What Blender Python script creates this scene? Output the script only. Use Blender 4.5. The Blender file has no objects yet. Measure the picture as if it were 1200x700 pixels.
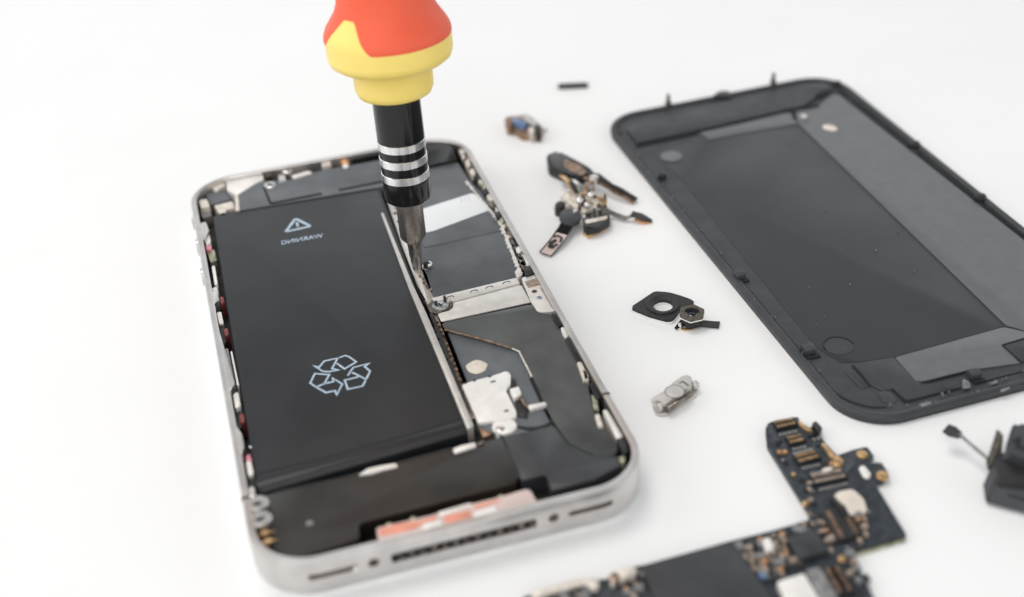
import bpy, bmesh, math, random
from mathutils import Vector, Matrix
import mathutils
random.seed(7)
R = math.radians
S = 0.001                      # everything is measured in millimetres and built in metres
sc = bpy.context.scene
C = sc.collection

# ------------------------------------------------------------------ camera
F_PX, PITCH, ROLL, CAM_H = 1528.75, 0.607809, -0.069147, 138.0786
cp, sp, cr, sr = math.cos(PITCH), math.sin(PITCH), math.cos(ROLL), math.sin(ROLL)
FW = Vector((0, cp, -sp)); _r = Vector((1, 0, 0)); _u = Vector((0, sp, cp))
RT = _r * cr + _u * sr
UP = _u * cr - _r * sr
cd = bpy.data.cameras.new('camera'); cam = bpy.data.objects.new('camera', cd); C.objects.link(cam)
cam.matrix_world = Matrix(((RT.x, UP.x, -FW.x, 0), (RT.y, UP.y, -FW.y, 0), (RT.z, UP.z, -FW.z, CAM_H * S), (0, 0, 0, 1)))
cd.sensor_width = 36; cd.lens = F_PX / 1200 * 36
cd.clip_start = 0.005; cd.clip_end = 30
cd.dof.use_dof = True; cd.dof.focus_distance = 0.231; cd.dof.aperture_fstop = 10.5
sc.camera = cam
# ------------------------------------------------------------------ light
sc.view_settings.view_transform = 'Standard'; sc.view_settings.look = 'None'
sc.view_settings.exposure = 0.0; sc.view_settings.gamma = 1
w = bpy.data.worlds.new('World'); sc.world = w; w.use_nodes = True
# a white studio: bright low walls all round, a dimmer ceiling
_n = w.node_tree.nodes; _l = w.node_tree.links
_n['Background'].inputs[0].default_value = (0.955, 0.98, 1.0, 1)
_t = _n.new('ShaderNodeTexCoord'); _s = _n.new('ShaderNodeSeparateXYZ'); _m = _n.new('ShaderNodeMapRange'); _m.interpolation_type = 'SMOOTHERSTEP'
_l.new(_t.outputs['Generated'], _s.inputs[0]); _l.new(_s.outputs['Z'], _m.inputs['Value'])
_m.inputs['From Min'].default_value = 0.40; _m.inputs['From Max'].default_value = 0.76
_m.inputs['To Min'].default_value = 1.15; _m.inputs['To Max'].default_value = 0.12
_l.new(_m.outputs[0], _n['Background'].inputs[1])

def lamp(name, loc, target, size, watts, col=(1, 1, 1), size_y=None):
    l = bpy.data.lights.new(name, 'AREA'); l.energy = watts; l.color = col
    l.shape = 'RECTANGLE'; l.size = size; l.size_y = size_y or size
    o = bpy.data.objects.new(name, l); C.objects.link(o)
    o.location = loc
    o.rotation_euler = (Vector(target) - Vector(loc)).to_track_quat('-Z', 'Y').to_euler()
    return o
lamp('softbox_above', (-0.22, 0.42, 0.95), (0.0, 0.2, 0), 0.45, 3.8, (1, 0.985, 0.965))
lamp('softbox_left', (-0.80, 0.30, 0.60), (0.0, 0.2, 0), 0.5, 1.3, (1, 0.99, 0.98))
lamp('softbox_front', (-0.22, -0.40, 0.75), (-0.03, 0.2, 0.03), 0.7, 3.0, (1, 0.985, 0.965))

# ------------------------------------------------------------------ helpers
PH = (-23.0314, 188.823, 0.243001)        # where the phone lies on the table, and its turn
CV = (65.6928, 217.3177, 0.262)           # where the back cover lies

def px(x, y, z=0.0):
    """point of the plane at height z (mm) measured at this spot of the photograph"""
    d = FW + RT * ((x - 600) / F_PX) - UP * ((y - 350) / F_PX)
    t = (z - CAM_H) / d.z
    return (d.x * t, d.y * t)
def pose(ps, x, y):
    c, s = math.cos(ps[2]), math.sin(ps[2])
    return (ps[0] + c * x - s * y, ps[1] + s * x + c * y)
def ph(x, y): return pose(PH, x, y)
def cv(x, y): return pose(CV, x, y)
def rr(wd, hh, r, n=10):
    out = []
    for cx, cy, a0 in ((wd/2 - r, hh/2 - r, 0), (-wd/2 + r, hh/2 - r, 90), (-wd/2 + r, -hh/2 + r, 180), (wd/2 - r, -hh/2 + r, 270)):
        for i in range(n + 1):
            a = R(a0 + 90 * i / n); out.append((cx + r * math.cos(a), cy + r * math.sin(a)))
    return out
def ell(cx, cy, rx, ry=None, n=24, rot=0.0):
    ry = ry or rx
    return [(cx + rx * math.cos(a) * math.cos(rot) - ry * math.sin(a) * math.sin(rot),
             cy + rx * math.cos(a) * math.sin(rot) + ry * math.sin(a) * math.cos(rot)) for a in [2 * math.pi * i / n for i in range(n)]]
def round_poly(pts, r, n=4):
    """round every corner of a polygon by r"""
    out = []; N = len(pts)
    for i in range(N):
        p = Vector(pts[i]); a = Vector(pts[i - 1]); b = Vector(pts[(i + 1) % N])
        da, db = a - p, b - p
        ra = min(r, da.length * .4, db.length * .4)
        if ra < 1e-4: out.append(tuple(p)); continue
        p0, p1 = p + da.normalized() * ra, p + db.normalized() * ra
        for k in range(n + 1):
            t = k / n; q = p0 * (1 - t) ** 2 + p * 2 * t * (1 - t) + p1 * t * t
            out.append((q.x, q.y))
    return out
def area2(pts): return sum(pts[i - 1][0] * pts[i][1] - pts[i][0] * pts[i - 1][1] for i in range(len(pts)))

class Thing:
    pass
def thing(name, label, cat, loc, group=None):
    o = bpy.data.objects.new(name, None); C.objects.link(o); o.empty_display_size = 0.005
    o.location = (loc[0] * S, loc[1] * S, loc[2] * S)
    o['label'] = label; o['category'] = cat
    if group: o['group'] = group
    return o
def origin(o):
    v = Vector((0, 0, 0))
    while o is not None: v += o.location; o = o.parent
    return v
def obj(name, bm, m, parent=None, smooth=False, angle=40, label=None):
    """bm in world millimetres -> one mesh object"""
    off = origin(parent)
    for v in bm.verts: v.co = v.co * S - off
    bmesh.ops.recalc_face_normals(bm, faces=bm.faces)
    me = bpy.data.meshes.new(name); bm.to_mesh(me); bm.free()
    o = bpy.data.objects.new(name, me); C.objects.link(o); o.parent = parent
    me.materials.append(m)
    if smooth:
        for p in me.polygons: p.use_smooth = True
        try: me.set_sharp_from_angle(angle=R(angle))
        except Exception: pass
    if label: o['label'] = label
    return o
def add_prism(bm, pts, z0, z1, bev=0.0, seg=2, tilt=None):
    if area2(pts) < 0: pts = pts[::-1]
    lo = [bm.verts.new((p[0], p[1], z0)) for p in pts]
    hi = [bm.verts.new((p[0], p[1], z1 if tilt is None else z1 + tilt(p[0], p[1]))) for p in pts]
    n = len(pts)
    top = bm.faces.new(hi); bm.faces.new(lo[::-1])
    for i in range(n): bm.faces.new((lo[i], lo[(i + 1) % n], hi[(i + 1) % n], hi[i]))
    if bev > 0:
        try: bmesh.ops.bevel(bm, geom=list(top.edges), offset=bev, segments=seg, affect='EDGES', profile=.5, clamp_overlap=True)
        except Exception: pass
    return bm
def prism(name, pts, z0, z1, m, parent, bev=0.06, seg=2, smooth=True, label=None, rnd=0):
    if rnd: pts = round_poly(pts, rnd)
    return obj(name, add_prism(bmesh.new(), pts, z0, z1, bev, seg), m, parent, smooth, 35, label)
def P(pts, z): return [px(a, b, z) for a, b in pts]
def pp(name, pix, z0, z1, m, parent, bev=0.06, rnd=0.25, label=None, seg=2):
    """prism whose outline was measured in the photograph at height z1"""
    return prism(name, P(pix, z1), z0, z1, m, parent, bev, seg, True, label, rnd)
def add_ring(bm, prof, loop):
    """sweep a closed profile [(inset, z)] round outlines loop(inset)"""
    rows = [[bm.verts.new((p[0], p[1], z)) for p in loop(o)] for o, z in prof]
    n = len(rows[0]); m = len(rows)
    for j in range(m):
        a, b = rows[j], rows[(j + 1) % m]
        for i in range(n): bm.faces.new((a[i], a[(i + 1) % n], b[(i + 1) % n], b[i]))
    return bm
def frame_axes(u):
    u = u.normalized(); x = Vector((1, 0, 0)); x = (x - u * x.dot(u)).normalized()
    return x, u.cross(x), u
def add_lathe(bm, base, u, prof, n=40, cap=True, rot=0.0, rf=None):
    """prof = [(radius, t along axis)]"""
    X, Y, U = frame_axes(u); rows = []
    for r, t in prof:
        row = []
        for i in range(n):
            a = 2 * math.pi * i / n + rot; q = r if rf is None else rf(a, r, t)
            row.append(bm.verts.new(base + U * t + X * (q * math.cos(a)) + Y * (q * math.sin(a))))
        rows.append(row)
    for a, b in zip(rows, rows[1:]):
        for i in range(n): bm.faces.new((a[i], a[(i + 1) % n], b[(i + 1) % n], b[i]))
    if cap:
        bm.faces.new(rows[0][::-1]); bm.faces.new(rows[-1])
    return bm
def cyl(name, c, r, z0, z1, m, parent, n=20, bev=0.08, label=None):
    return prism(name, ell(c[0], c[1], r, n=n), z0, z1, m, parent, bev, 2, True, label)
def add_ribbon(bm, pts, wd, z0, z1, closed=False):
    """flat stroke along a path"""
    P_ = [Vector(p) for p in pts]; n = len(P_); L, Rr = [], []
    for i in range(n):
        a = P_[i - 1] if (i > 0 or closed) else P_[i]; b = P_[(i + 1) % n] if (i < n - 1 or closed) else P_[i]
        d1 = (P_[i] - a); d2 = (b - P_[i])
        d1 = d1.normalized() if d1.length > 1e-6 else d2.normalized(); d2 = d2.normalized() if d2.length > 1e-6 else d1
        t = (d1 + d2); t = t.normalized() if t.length > 1e-3 else d1
        nrm = Vector((-t.y, t.x)); k = max(0.45, abs(nrm.dot(Vector((-d1.y, d1.x)))))
        L.append(P_[i] + nrm * wd / 2 / k); Rr.append(P_[i] - nrm * wd / 2 / k)
    vs = [[bm.verts.new((p.x, p.y, z)) for p in row] for row, z in ((L, z1), (Rr, z1), (L, z0), (Rr, z0))]
    m = n if closed else n - 1
    for i in range(m):
        j = (i + 1) % n
        bm.faces.new((vs[0][i], vs[1][i], vs[1][j], vs[0][j])); bm.faces.new((vs[2][i], vs[2][j], vs[3][j], vs[3][i]))
        bm.faces.new((vs[0][i], vs[0][j], vs[2][j], vs[2][i])); bm.faces.new((vs[1][i], vs[3][i], vs[3][j], vs[1][j]))
    if not closed:
        for i in (0, n - 1): bm.faces.new((vs[0][i], vs[2][i], vs[3][i], vs[1][i]))
    return bm
def ribbon(name, pix, wd, z0, z1, m, parent, closed=False, smooth_path=False):
    pts = P(pix, z1)
    if smooth_path: pts = smooth_line(pts)
    return obj(name, add_ribbon(bmesh.new(), pts, wd, z0, z1, closed), m, parent)
def smooth_line(pts, k=6):
    out = []; n = len(pts); V = [Vector(p) for p in pts]
    for i in range(n - 1):
        a, b, c, d = V[max(i - 1, 0)], V[i], V[i + 1], V[min(i + 2, n - 1)]
        for j in range(k):
            t = j / k
            q = .5 * ((2 * b) + (c - a) * t + (2 * a - 5 * b + 4 * c - d) * t * t + (3 * b - a - 3 * c + d) * t ** 3)
            out.append(tuple(q))
    out.append(tuple(V[-1])); return out
def add_tube(bm, pts, r, n=8):
    V = [Vector(p) for p in pts]; rows = []
    for i, p in enumerate(V):
        t = (V[min(i + 1, len(V) - 1)] - V[max(i - 1, 0)]).normalized()
        a = Vector((0, 0, 1)) if abs(t.z) < .9 else Vector((1, 0, 0))
        x = t.cross(a).normalized(); y = t.cross(x)
        rows.append([bm.verts.new(p + x * r * math.cos(2*math.pi*k/n) + y * r * math.sin(2*math.pi*k/n)) for k in range(n)])
    for a, b in zip(rows, rows[1:]):
        for i in range(n): bm.faces.new((a[i], a[(i+1) % n], b[(i+1) % n], b[i]))
    bm.faces.new(rows[0][::-1]); bm.faces.new(rows[-1]); return bm
def add_strip(bm, pts3, widths, thick, side=None):
    """bent strip of sheet through 3-D points (a flex cable); widths lie in the table plane unless side given"""
    V = [Vector(p) for p in pts3]; rows = []
    for i, p in enumerate(V):
        t = (V[min(i + 1, len(V) - 1)] - V[max(i - 1, 0)]).normalized()
        s = Vector(side) if side else Vector((-t.y, t.x, 0)).normalized()
        nn = t.cross(s).normalized(); wd = widths[i] if isinstance(widths, (list, tuple)) else widths
        rows.append([bm.verts.new(p + s * wd/2 + nn * thick/2), bm.verts.new(p - s * wd/2 + nn * thick/2),
                     bm.verts.new(p - s * wd/2 - nn * thick/2), bm.verts.new(p + s * wd/2 - nn * thick/2)])
    for a, b in zip(rows, rows[1:]):
        for i in range(4): bm.faces.new((a[i], a[(i+1) % 4], b[(i+1) % 4], b[i]))
    bm.faces.new(rows[0][::-1]); bm.faces.new(rows[-1]); return bm
def strip(name, pix3, widths, thick, m, parent, smooth=True, label=None):
    pts = [px(a, b, z) + (z,) for a, b, z in pix3]
    return obj(name, add_strip(bmesh.new(), pts, widths, thick), m, parent, smooth, 50, label)
def cut(o, cutters, parent_off):
    for cb in cutters:
        for v in cb.verts: v.co = v.co * S - parent_off
        bmesh.ops.recalc_face_normals(cb, faces=cb.faces)
        me = bpy.data.meshes.new('cutter'); cb.to_mesh(me); cb.free()
        c = bpy.data.objects.new('cutter', me); C.objects.link(c); c.parent = o.parent
        md = o.modifiers.new('cut', 'BOOLEAN'); md.object = c; md.operation = 'DIFFERENCE'; md.solver = 'EXACT'
        bpy.context.view_layer.update()
        dg = bpy.context.evaluated_depsgraph_get()
        nm = bpy.data.meshes.new_from_object(o.evaluated_get(dg))
        o.modifiers.clear(); old = o.data; o.data = nm; nm.name = o.name
        bpy.data.objects.remove(c); bpy.data.meshes.remove(me)

# ------------------------------------------------------------------ materials
def mat(name, col, rough=.5, metal=0.0, var=0.08, vscale=400, bump=0.0, bscale=1500, col2=None, rvar=.1, spec=.5, coat=0.0, aniso=None):
    m = bpy.data.materials.new(name); m.use_nodes = True; nt = m.node_tree; b = nt.nodes['Principled BSDF']
    b.inputs['Metallic'].default_value = metal; b.inputs['Specular IOR Level'].default_value = spec
    b.inputs['Coat Weight'].default_value = coat; b.inputs['Coat Roughness'].default_value = .15
    tc = nt.nodes.new('ShaderNodeTexCoord'); mp = nt.nodes.new('ShaderNodeMapping')
    nt.links.new(tc.outputs['Object'], mp.inputs[0])
    if aniso: mp.inputs['Scale'].default_value = aniso
    n1 = nt.nodes.new('ShaderNodeTexNoise'); n1.inputs['Scale'].default_value = vscale; n1.inputs['Detail'].default_value = 5
    nt.links.new(mp.outputs[0], n1.inputs['Vector'])
    rmp = nt.nodes.new('ShaderNodeValToRGB'); nt.links.new(n1.outputs['Fac'], rmp.inputs[0])
    c2 = col2 or tuple(min(1, c * (1 + 2 * var)) for c in col)
    rmp.color_ramp.elements[0].position = .35; rmp.color_ramp.elements[1].position = .68
    rmp.color_ramp.elements[0].color = tuple(c * (1 - var) for c in col) + (1,); rmp.color_ramp.elements[1].color = tuple(c2) + (1,)
    nt.links.new(rmp.outputs[0], b.inputs['Base Color'])
    n2 = nt.nodes.new('ShaderNodeTexNoise'); n2.inputs['Scale'].default_value = vscale * .6; n2.inputs['Detail'].default_value = 6
    nt.links.new(mp.outputs[0], n2.inputs['Vector'])
    mr = nt.nodes.new('ShaderNodeMapRange'); mr.inputs['To Min'].default_value = max(.03, rough - rvar); mr.inputs['To Max'].default_value = min(1, rough + rvar)
    mr.inputs['From Min'].default_value = .3; mr.inputs['From Max'].default_value = .7
    nt.links.new(n2.outputs['Fac'], mr.inputs['Value']); nt.links.new(mr.outputs[0], b.inputs['Roughness'])
    if bump:
        n3 = nt.nodes.new('ShaderNodeTexNoise'); n3.inputs['Scale'].default_value = bscale; n3.inputs['Detail'].default_value = 4
        nt.links.new(mp.outputs[0], n3.inputs['Vector'])
        bp = nt.nodes.new('ShaderNodeBump'); bp.inputs['Strength'].default_value = bump; bp.inputs['Distance'].default_value = 0.0002
        nt.links.new(n3.outputs['Fac'], bp.inputs['Height']); nt.links.new(bp.outputs[0], b.inputs['Normal'])
    return m
M = dict(
    table=mat('table_white', (.91, .91, .908), .55, var=.006, vscale=30, rvar=.05, spec=.25),
    steel=mat('steel_band', (.60, .578, .562), .33, .9, var=.06, vscale=250, bump=.03, rvar=.06),
    steel_dark=mat('steel_dark', (.22, .19, .17), .35, 1.0, var=.3, vscale=700, bump=.15),
    silver=mat('silver', (.75, .73, .70), .28, 1.0, var=.12, vscale=900, bump=.12, bscale=2500),
    nickel=mat('nickel_plate', (.80, .765, .72), .42, 0.35, var=.05, vscale=500, bump=.03, rvar=.06),
    cream=mat('cream_contact', (.72, .66, .58), .45, .3, var=.12, vscale=900, bump=.1),
    white=mat('white_plastic', (.82, .82, .80), .5, var=.03, vscale=300),
    shield=mat('shield_white', (.86, .83, .79), .42, .2, var=.04, vscale=400, bump=.05),
    gold=mat('gold_contact', (.62, .40, .20), .35, .8, var=.2, vscale=900, bump=.1),
    copper=mat('copper_orange', (.68, .36, .17), .45, .3, var=.15, vscale=900),
    battery=mat('battery_wrap', (.017, .018, .0205), .37, var=.10, vscale=120, bump=.06, bscale=500, rvar=.05, spec=.36),
    foil=mat('graphite_sheet', (.105, .116, .126), .46, var=.08, vscale=260, bump=.05, bscale=900, rvar=.06, spec=.5),
    film=mat('black_film', (.024, .025, .025), .30, var=.4, vscale=75, bump=.5, bscale=90, rvar=.16, col2=(.085, .09, .086), spec=.6),
    foil_dark=mat('dark_sheet', (.036, .038, .042), .42, var=.08, vscale=260, bump=.05, bscale=900, rvar=.05, spec=.45),
    satin=mat('satin_metal', (.60, .575, .545), .48, .9, var=.05, vscale=500, bump=.03, rvar=.05),
    satin_light=mat('satin_light_metal', (.58, .555, .525), .45, .5, var=.05, vscale=500, bump=.03, rvar=.05),
    gasket=mat('gasket_rubber', (.022, .023, .024), .55, var=.2, vscale=900, bump=.25, bscale=2500, rvar=.05, spec=.4),
    sticker=mat('cream_paper', (.72, .65, .56), .6, var=.05),
    brown_film=mat('brown_black_film', (.013, .0105, .009), .33, var=.2, vscale=110, bump=.08, bscale=300, rvar=.1, col2=(.03, .024, .019)),
    black=mat('black_plastic', (.012, .012, .012), .45, var=.2, vscale=600, bump=.1),
    tray=mat('tray_black', (.010, .009, .009), .6, var=.3, vscale=500, bump=.2),
    gloss=mat('gloss_black', (.008, .008, .008), .12, var=.2, vscale=400, rvar=.04, spec=.42),
    label=mat('label_white', (.84, .85, .86), .5, var=.01, vscale=300),
    print=mat('pale_blue_print', (.42, .52, .62), .5, var=.1, vscale=900),
    print_grey=mat('grey_print', (.45, .47, .5), .6, var=.1, vscale=900),
    red=mat('red_part', (.22, .04, .035), .4, var=.2, vscale=900),
    pink=mat('pink_part', (.75, .28, .35), .5, var=.1, vscale=900),
    tape=mat('pale_pink_tape', (.64, .51, .47), .5, var=.05, vscale=250, bump=.1, bscale=500),
    salmon=mat('salmon_tape', (.72, .28, .19), .45, var=.08, vscale=300),
    olive=mat('olive_contact', (.36, .37, .26), .4, .6, var=.3, vscale=900, bump=.2),
    bronze=mat('bronze_strip', (.30, .20, .14), .4, .7, var=.35, vscale=900, bump=.2),
    blue=mat('blue_part', (.13, .21, .38), .4, var=.2, vscale=900),
    cover=mat('cover_plastic', (.034, .037, .042), .50, var=.12, vscale=350, bump=.12, bscale=1500, rvar=.06),
    cover_panel=mat('cover_panel', (.028, .030, .034), .45, var=.06, vscale=100, bump=.02, bscale=300, rvar=.05, spec=.4),
    cover_foil=mat('cover_foil', (.128, .131, .136), .42, var=.04, vscale=500, bump=.05, bscale=1800, rvar=.04),
    cover_edge=mat('cover_edge', (.022, .024, .024), .35, var=.2, vscale=600, bump=.05),
    groove=mat('groove_black', (.004, .004, .004), .7, var=.1),
    scuff=mat('scuff_grey', (.17, .18, .185), .6, var=.25, vscale=900, bump=.2),
    yellow=mat('yellow_handle', (.95, .725, .19), .40, var=.02, vscale=100, bump=.02, rvar=.05, spec=.4),
    grip=mat('red_grip', (.87, .125, .06), .5, var=.03, vscale=100, bump=.03, rvar=.05, spec=.35),
    bit=mat('bit_steel', (.42, .385, .35), .3, 1.0, var=.3, vscale=700, bump=.25, bscale=1800, aniso=(1, 1, .25)),
    ring=mat('aluminium_ring', (.82, .82, .82), .25, 1.0, var=.05, vscale=500, bump=.12, bscale=900, aniso=(3, 3, .15)),
    pcb=mat('circuit_board', (.022, .029, .038), .4, var=.35, vscale=800, bump=.1, bscale=1200, col2=(.04, .05, .06)),
    chip=mat('chip_black', (.028, .030, .034), .5, var=.1, vscale=400, bump=.05),
    ceramic=mat('ceramic_tan', (.36, .28, .22), .45, var=.25, vscale=900),
    grey=mat('grey_part', (.22, .22, .22), .45, .2, var=.2, vscale=900),
    teal=mat('screw_teal_steel', (.50, .52, .51), .35, .9, var=.2, vscale=900, bump=.2),
    lens=mat('lens_glass', (.01, .012, .02), .08, var=.1, rvar=.02, spec=.8),
    camhex=mat('camera_top', (.075, .066, .05), .6, var=.3, vscale=1800, bump=.3, bscale=3000),
)

# ------------------------------------------------------------------ table
bm = bmesh.new()
add_prism(bm, [(-1500, -1000), (1700, -1000), (1700, 2500), (-1500, 2500)], -30, 0)
t = obj('table', bm, M['table']); t['kind'] = 'structure'

# ------------------------------------------------------------------ phone
phone = thing('open_phone', 'opened phone with silver band and black battery lying under the screwdriver tip', 'phone', (PH[0], PH[1], 0))
WD, LN = 58.6, 115.2
def band_loop(o): return [ph(a, b) for a, b in rr(WD - 2 * o, LN - 2 * o, 9.0 - o, 14)]
ZT = 7.42
band = obj('steel_band', add_ring(bmesh.new(), [(.3, .95), (.06, 1.15), (0, 1.5), (0, ZT - .35), (.06, ZT - .15), (.2, ZT), (1.0, ZT), (1.1, ZT - .08), (1.12, 1.0), (.9, .95)], band_loop), M['steel'], phone, True, 50)
cuts = []
def box_cut(x0, x1, z0, z1, r):
    b = bmesh.new(); pts = [(a + (x0 + x1) / 2, c + (z0 + z1) / 2) for a, c in rr(x1 - x0, z1 - z0, min(r, (z1 - z0) / 2 - .01, (x1 - x0) / 2 - .01), 6)]
    A = [b.verts.new((*ph(a, -LN/2 - .6), c)) for a, c in pts]; B = [b.verts.new((*ph(a, -LN/2 + 2.0), c)) for a, c in pts]
    n = len(pts); b.faces.new(A); b.faces.new(B[::-1])
    for i in range(n): b.faces.new((A[i], B[i], B[(i+1) % n], A[(i+1) % n]))
    return b
slots = [(-22.4, -15.4, 3.9, 4.9, .5), (-13.9, -12.3, 3.6, 5.2, .78), (-10.6, 10.8, 3.45, 5.1, .4), (12.6, 14.2, 3.6, 5.2, .78), (15.6, 22.6, 3.9, 4.9, .5)]
cut(band, [box_cut(*s) for s in slots], origin(phone))
for p in band.data.polygons: p.use_smooth = True
try: band.data.set_sharp_from_angle(angle=R(45))
except Exception: pass
def slot_back(name, x0, x1, m, z0=3.2, z1=5.5, y=-56.1):
    b = bmesh.new(); add_prism(b, [ph(x0, y), ph(x1, y), ph(x1, y + .8), ph(x0, y + .8)], z0, z1); return obj(name, b, m, phone)
slot_back('speaker_mesh', -23, -15, M['bronze']); slot_back('speaker_mesh', 15, 23, M['bronze'])
dock = slot_back('dock_connector', -11, 11.2, M['black'], 3.0, 5.6, -56.0)
b = bmesh.new()
for i in range(13):
    x = -9.6 + i * 1.62
    add_prism(b, [ph(x, -57.2), ph(x + .8, -57.2), ph(x + .8, -56.1), ph(x, -56.1)], 3.6, 4.0 + .35 * (i % 2))
obj('contact_row', b, M['steel_dark'], dock)
for x in (-13.1, 13.4):
    b = bmesh.new(); u = Vector((*ph(0, -1), 0)) - Vector((*ph(0, 0), 0))
    add_lathe(b, Vector((*ph(x, -56.3), 4.4)), u, [(.6, 0), (.6, .35), (.25, .4)], 14)
    obj('case_screw', b, M['bronze'], phone, True)
b = bmesh.new(); bmesh.ops.create_uvsphere(b, u_segments=12, v_segments=8, radius=.42)
for v in b.verts: v.co += Vector((*ph(-15.7, -57.45), 4.0))
obj('bead_or_glint', b, M['shield'], phone, True)  # white sphere added to stand in for a glint beside the left slot
# front glass (face down), white, and the dark tray inside
prism('front_glass', [ph(a, c) for a, c in rr(WD - .8, LN - .8, 8.6, 12)], 0.0, .95, M['white'], phone, 0)
prism('inner_tray', [ph(a, c) for a, c in rr(WD - 2.3, LN - 2.3, 7.85, 12)], 1.0, 3.2, M['tray'], phone, 0)
# side buttons on the left side of the band
for yy in (36.0, 25.0):
    b = bmesh.new(); u = Vector((*ph(-1, 0), 0)) - Vector((*ph(0, 0), 0))
    add_lathe(b, Vector((*ph(-WD/2 + .2, yy), 4.6)), u, [(1.7, 0), (1.7, .5), (1.55, .62), (0.3, .64)], 24)
    obj('volume_button', b, M['steel'], phone, True)
b = bmesh.new(); add_prism(b, [ph(-WD/2 - .45, 44), ph(-WD/2 + .2, 44), ph(-WD/2 + .2, 46.5), ph(-WD/2 - .45, 46.5)], 4, 5.6, .15)
obj('mute_switch', b, M['steel'], phone, True)
# antenna gaps: fine dark lines across the band
for sx, yy in ((1, -37.0), (-1, -41.5)):
    b = bmesh.new(); x0, x1 = sx * (WD/2 - 1.15), sx * (WD/2 + .02)
    add_prism(b, [ph(x0, yy - .25), ph(x1, yy - .25), ph(x1, yy + .25), ph(x0, yy + .25)], 1.3, ZT + .015)
    obj('antenna_gap', b, M['black'], phone)

# battery
ZB = 6.3
bat_px = [(249, 252), (444, 220.5), (549, 507), (303, 579)]
bat = prism('battery', round_poly(P(bat_px, ZB), .9, 5), 3.2, ZB, M['battery'], phone, .55, 4)
# wrapper fold at the lower end
ribbon('wrap_fold', [(296, 556), (380, 536), (460, 514), (541, 489)], .35, ZB - .02, ZB + .07, M['battery'], bat)
pp('wrap_seam', [(298, 563), (543, 493), (546, 499), (301, 571)], ZB - .02, ZB + .05, M['battery'], bat, .03)
bt = ZB + .02
def stroke(bmx, pts, wd, closed=False, z=bt): add_ribbon(bmx, pts, wd, z - .03, z + .012, closed)
b = bmesh.new(); stroke(b, round_poly(P([(346.2, 256.3), (334.8, 271.7), (364.0, 265.2)], bt), .5), .6, True)
ex = P([(347.8, 260.6), (349.0, 265.8)], bt); stroke(b, ex, .5)
c0 = px(349.6, 268.2, bt); add_prism(b, ell(c0[0], c0[1], .22, n=10), bt - .03, bt + .013)
obj('warning_triangle', b, M['print'], bat)
def text_bm(s, size, place, spacing=1.0):
    cu = bpy.data.curves.new('txt', 'FONT'); cu.body = s; cu.size = size; cu.align_x = 'CENTER'; cu.align_y = 'CENTER'; cu.extrude = .02; cu.offset = .015; cu.space_character = spacing
    o = bpy.data.objects.new('txt', cu); C.objects.link(o); bpy.context.view_layer.update()
    me = bpy.data.meshes.new_from_object(o.evaluated_get(bpy.context.evaluated_depsgraph_get()))
    bmx = bmesh.new(); bmx.from_mesh(me)
    for v in bmx.verts: v.co = Vector(place(v.co.x, v.co.y, v.co.z))
    bpy.data.objects.remove(o); bpy.data.curves.remove(cu); bpy.data.meshes.remove(me)
    return bmx
tx0, tx1 = Vector(px(331.5, 284.6, bt)), Vector(px(376, 276.6, bt))
tc_, td = (tx0 + tx1) / 2, (tx1 - tx0).normalized(); tn = Vector((-td.y, td.x))
def place_warn(x, y, z):
    q = tc_ - td * x * .84 + tn * y          # the photograph shows the word mirrored
    return (q.x, q.y, bt + z - .01)
wt = text_bm('WARNING', 2.0, place_warn, 1.0)
bmesh.ops.reverse_faces(wt, faces=wt.faces)
obj('warning_word', wt, M['print'], bat, label='pale blue mirrored word WARNING')
def rp(l): return P([(350 + a / 10, 405 + c / 10) for a, c in l], bt)
b = bmesh.new()
for l, cl in (([(175, 238), (240, 255), (300, 183), (458, 148), (390, 272), (470, 288), (350, 308), (285, 303)], True),
              ([(458, 148), (545, 118), (590, 133), (675, 192), (538, 275), (445, 208)], False),
              ([(575, 352), (640, 258), (825, 210), (772, 246), (838, 302), (790, 398), (640, 320), (625, 330)], False),
              ([(790, 398), (750, 475), (577, 513), (540, 407), (700, 368)], False),
              ([(135, 440), (190, 330), (358, 342), (300, 448), (205, 488)], True),
              ([(205, 488), (320, 552), (425, 530), (447, 578), (512, 452), (397, 382), (408, 424), (300, 448)], False)):
    stroke(b, rp(l), .33, cl)
obj('recycling_mark', b, M['print'], bat)

# top plate and the parts along the top
tp = pp('upper_plate', [(278, 231), (298, 217.5), (308, 213), (330, 211.5), (350, 210), (368, 202), (446, 187.5), (470, 184), (474, 212), (444, 219.5), (279, 247)], 3.2, 6.5, M['foil'], phone, .15, .4)
for a, c in (((317, 239), (377, 227)), ((397, 223), (448, 213)), ((309, 219), (317, 239))):
    ribbon('plate_slot', [a, c], .95 if a != (309, 219) else .5, 6.4, 6.52, M['groove'], tp)
pp('white_bracket', [(265, 210), (300, 203.5), (307, 205), (309, 210), (296, 217), (281, 227), (277, 229), (266, 223)], 3.2, 6.6, M['shield'], phone, .2)
pp('flat_spring', [(275, 229), (279, 228.5), (281, 246), (276, 247)], 3.2, 6.65, M['cream'], phone, .1)
pp('antenna_contact', [(251, 241), (272, 236), (275, 243), (264, 247), (265, 252), (258, 252)], 3.2, 6.3, M['cream'], phone, .25)
pp('grey_block', [(241, 228), (262, 222), (270, 234), (247, 240)], 3.2, 6.0, M['foil'], phone, .3)
pp('spring_contact', [(233, 235), (242, 233), (246, 242), (236, 244)], 3.2, 6.6, M['cream'], phone, .4)
pp('spring_contact', [(248, 219), (262, 213), (264, 218), (252, 224)], 3.2, 6.5, M['cream'], phone, .4)
pp('spring_contact', [(234, 246), (245, 244), (248, 253), (238, 256)], 3.2, 5.4, M['grey'], phone, .3)
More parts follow.
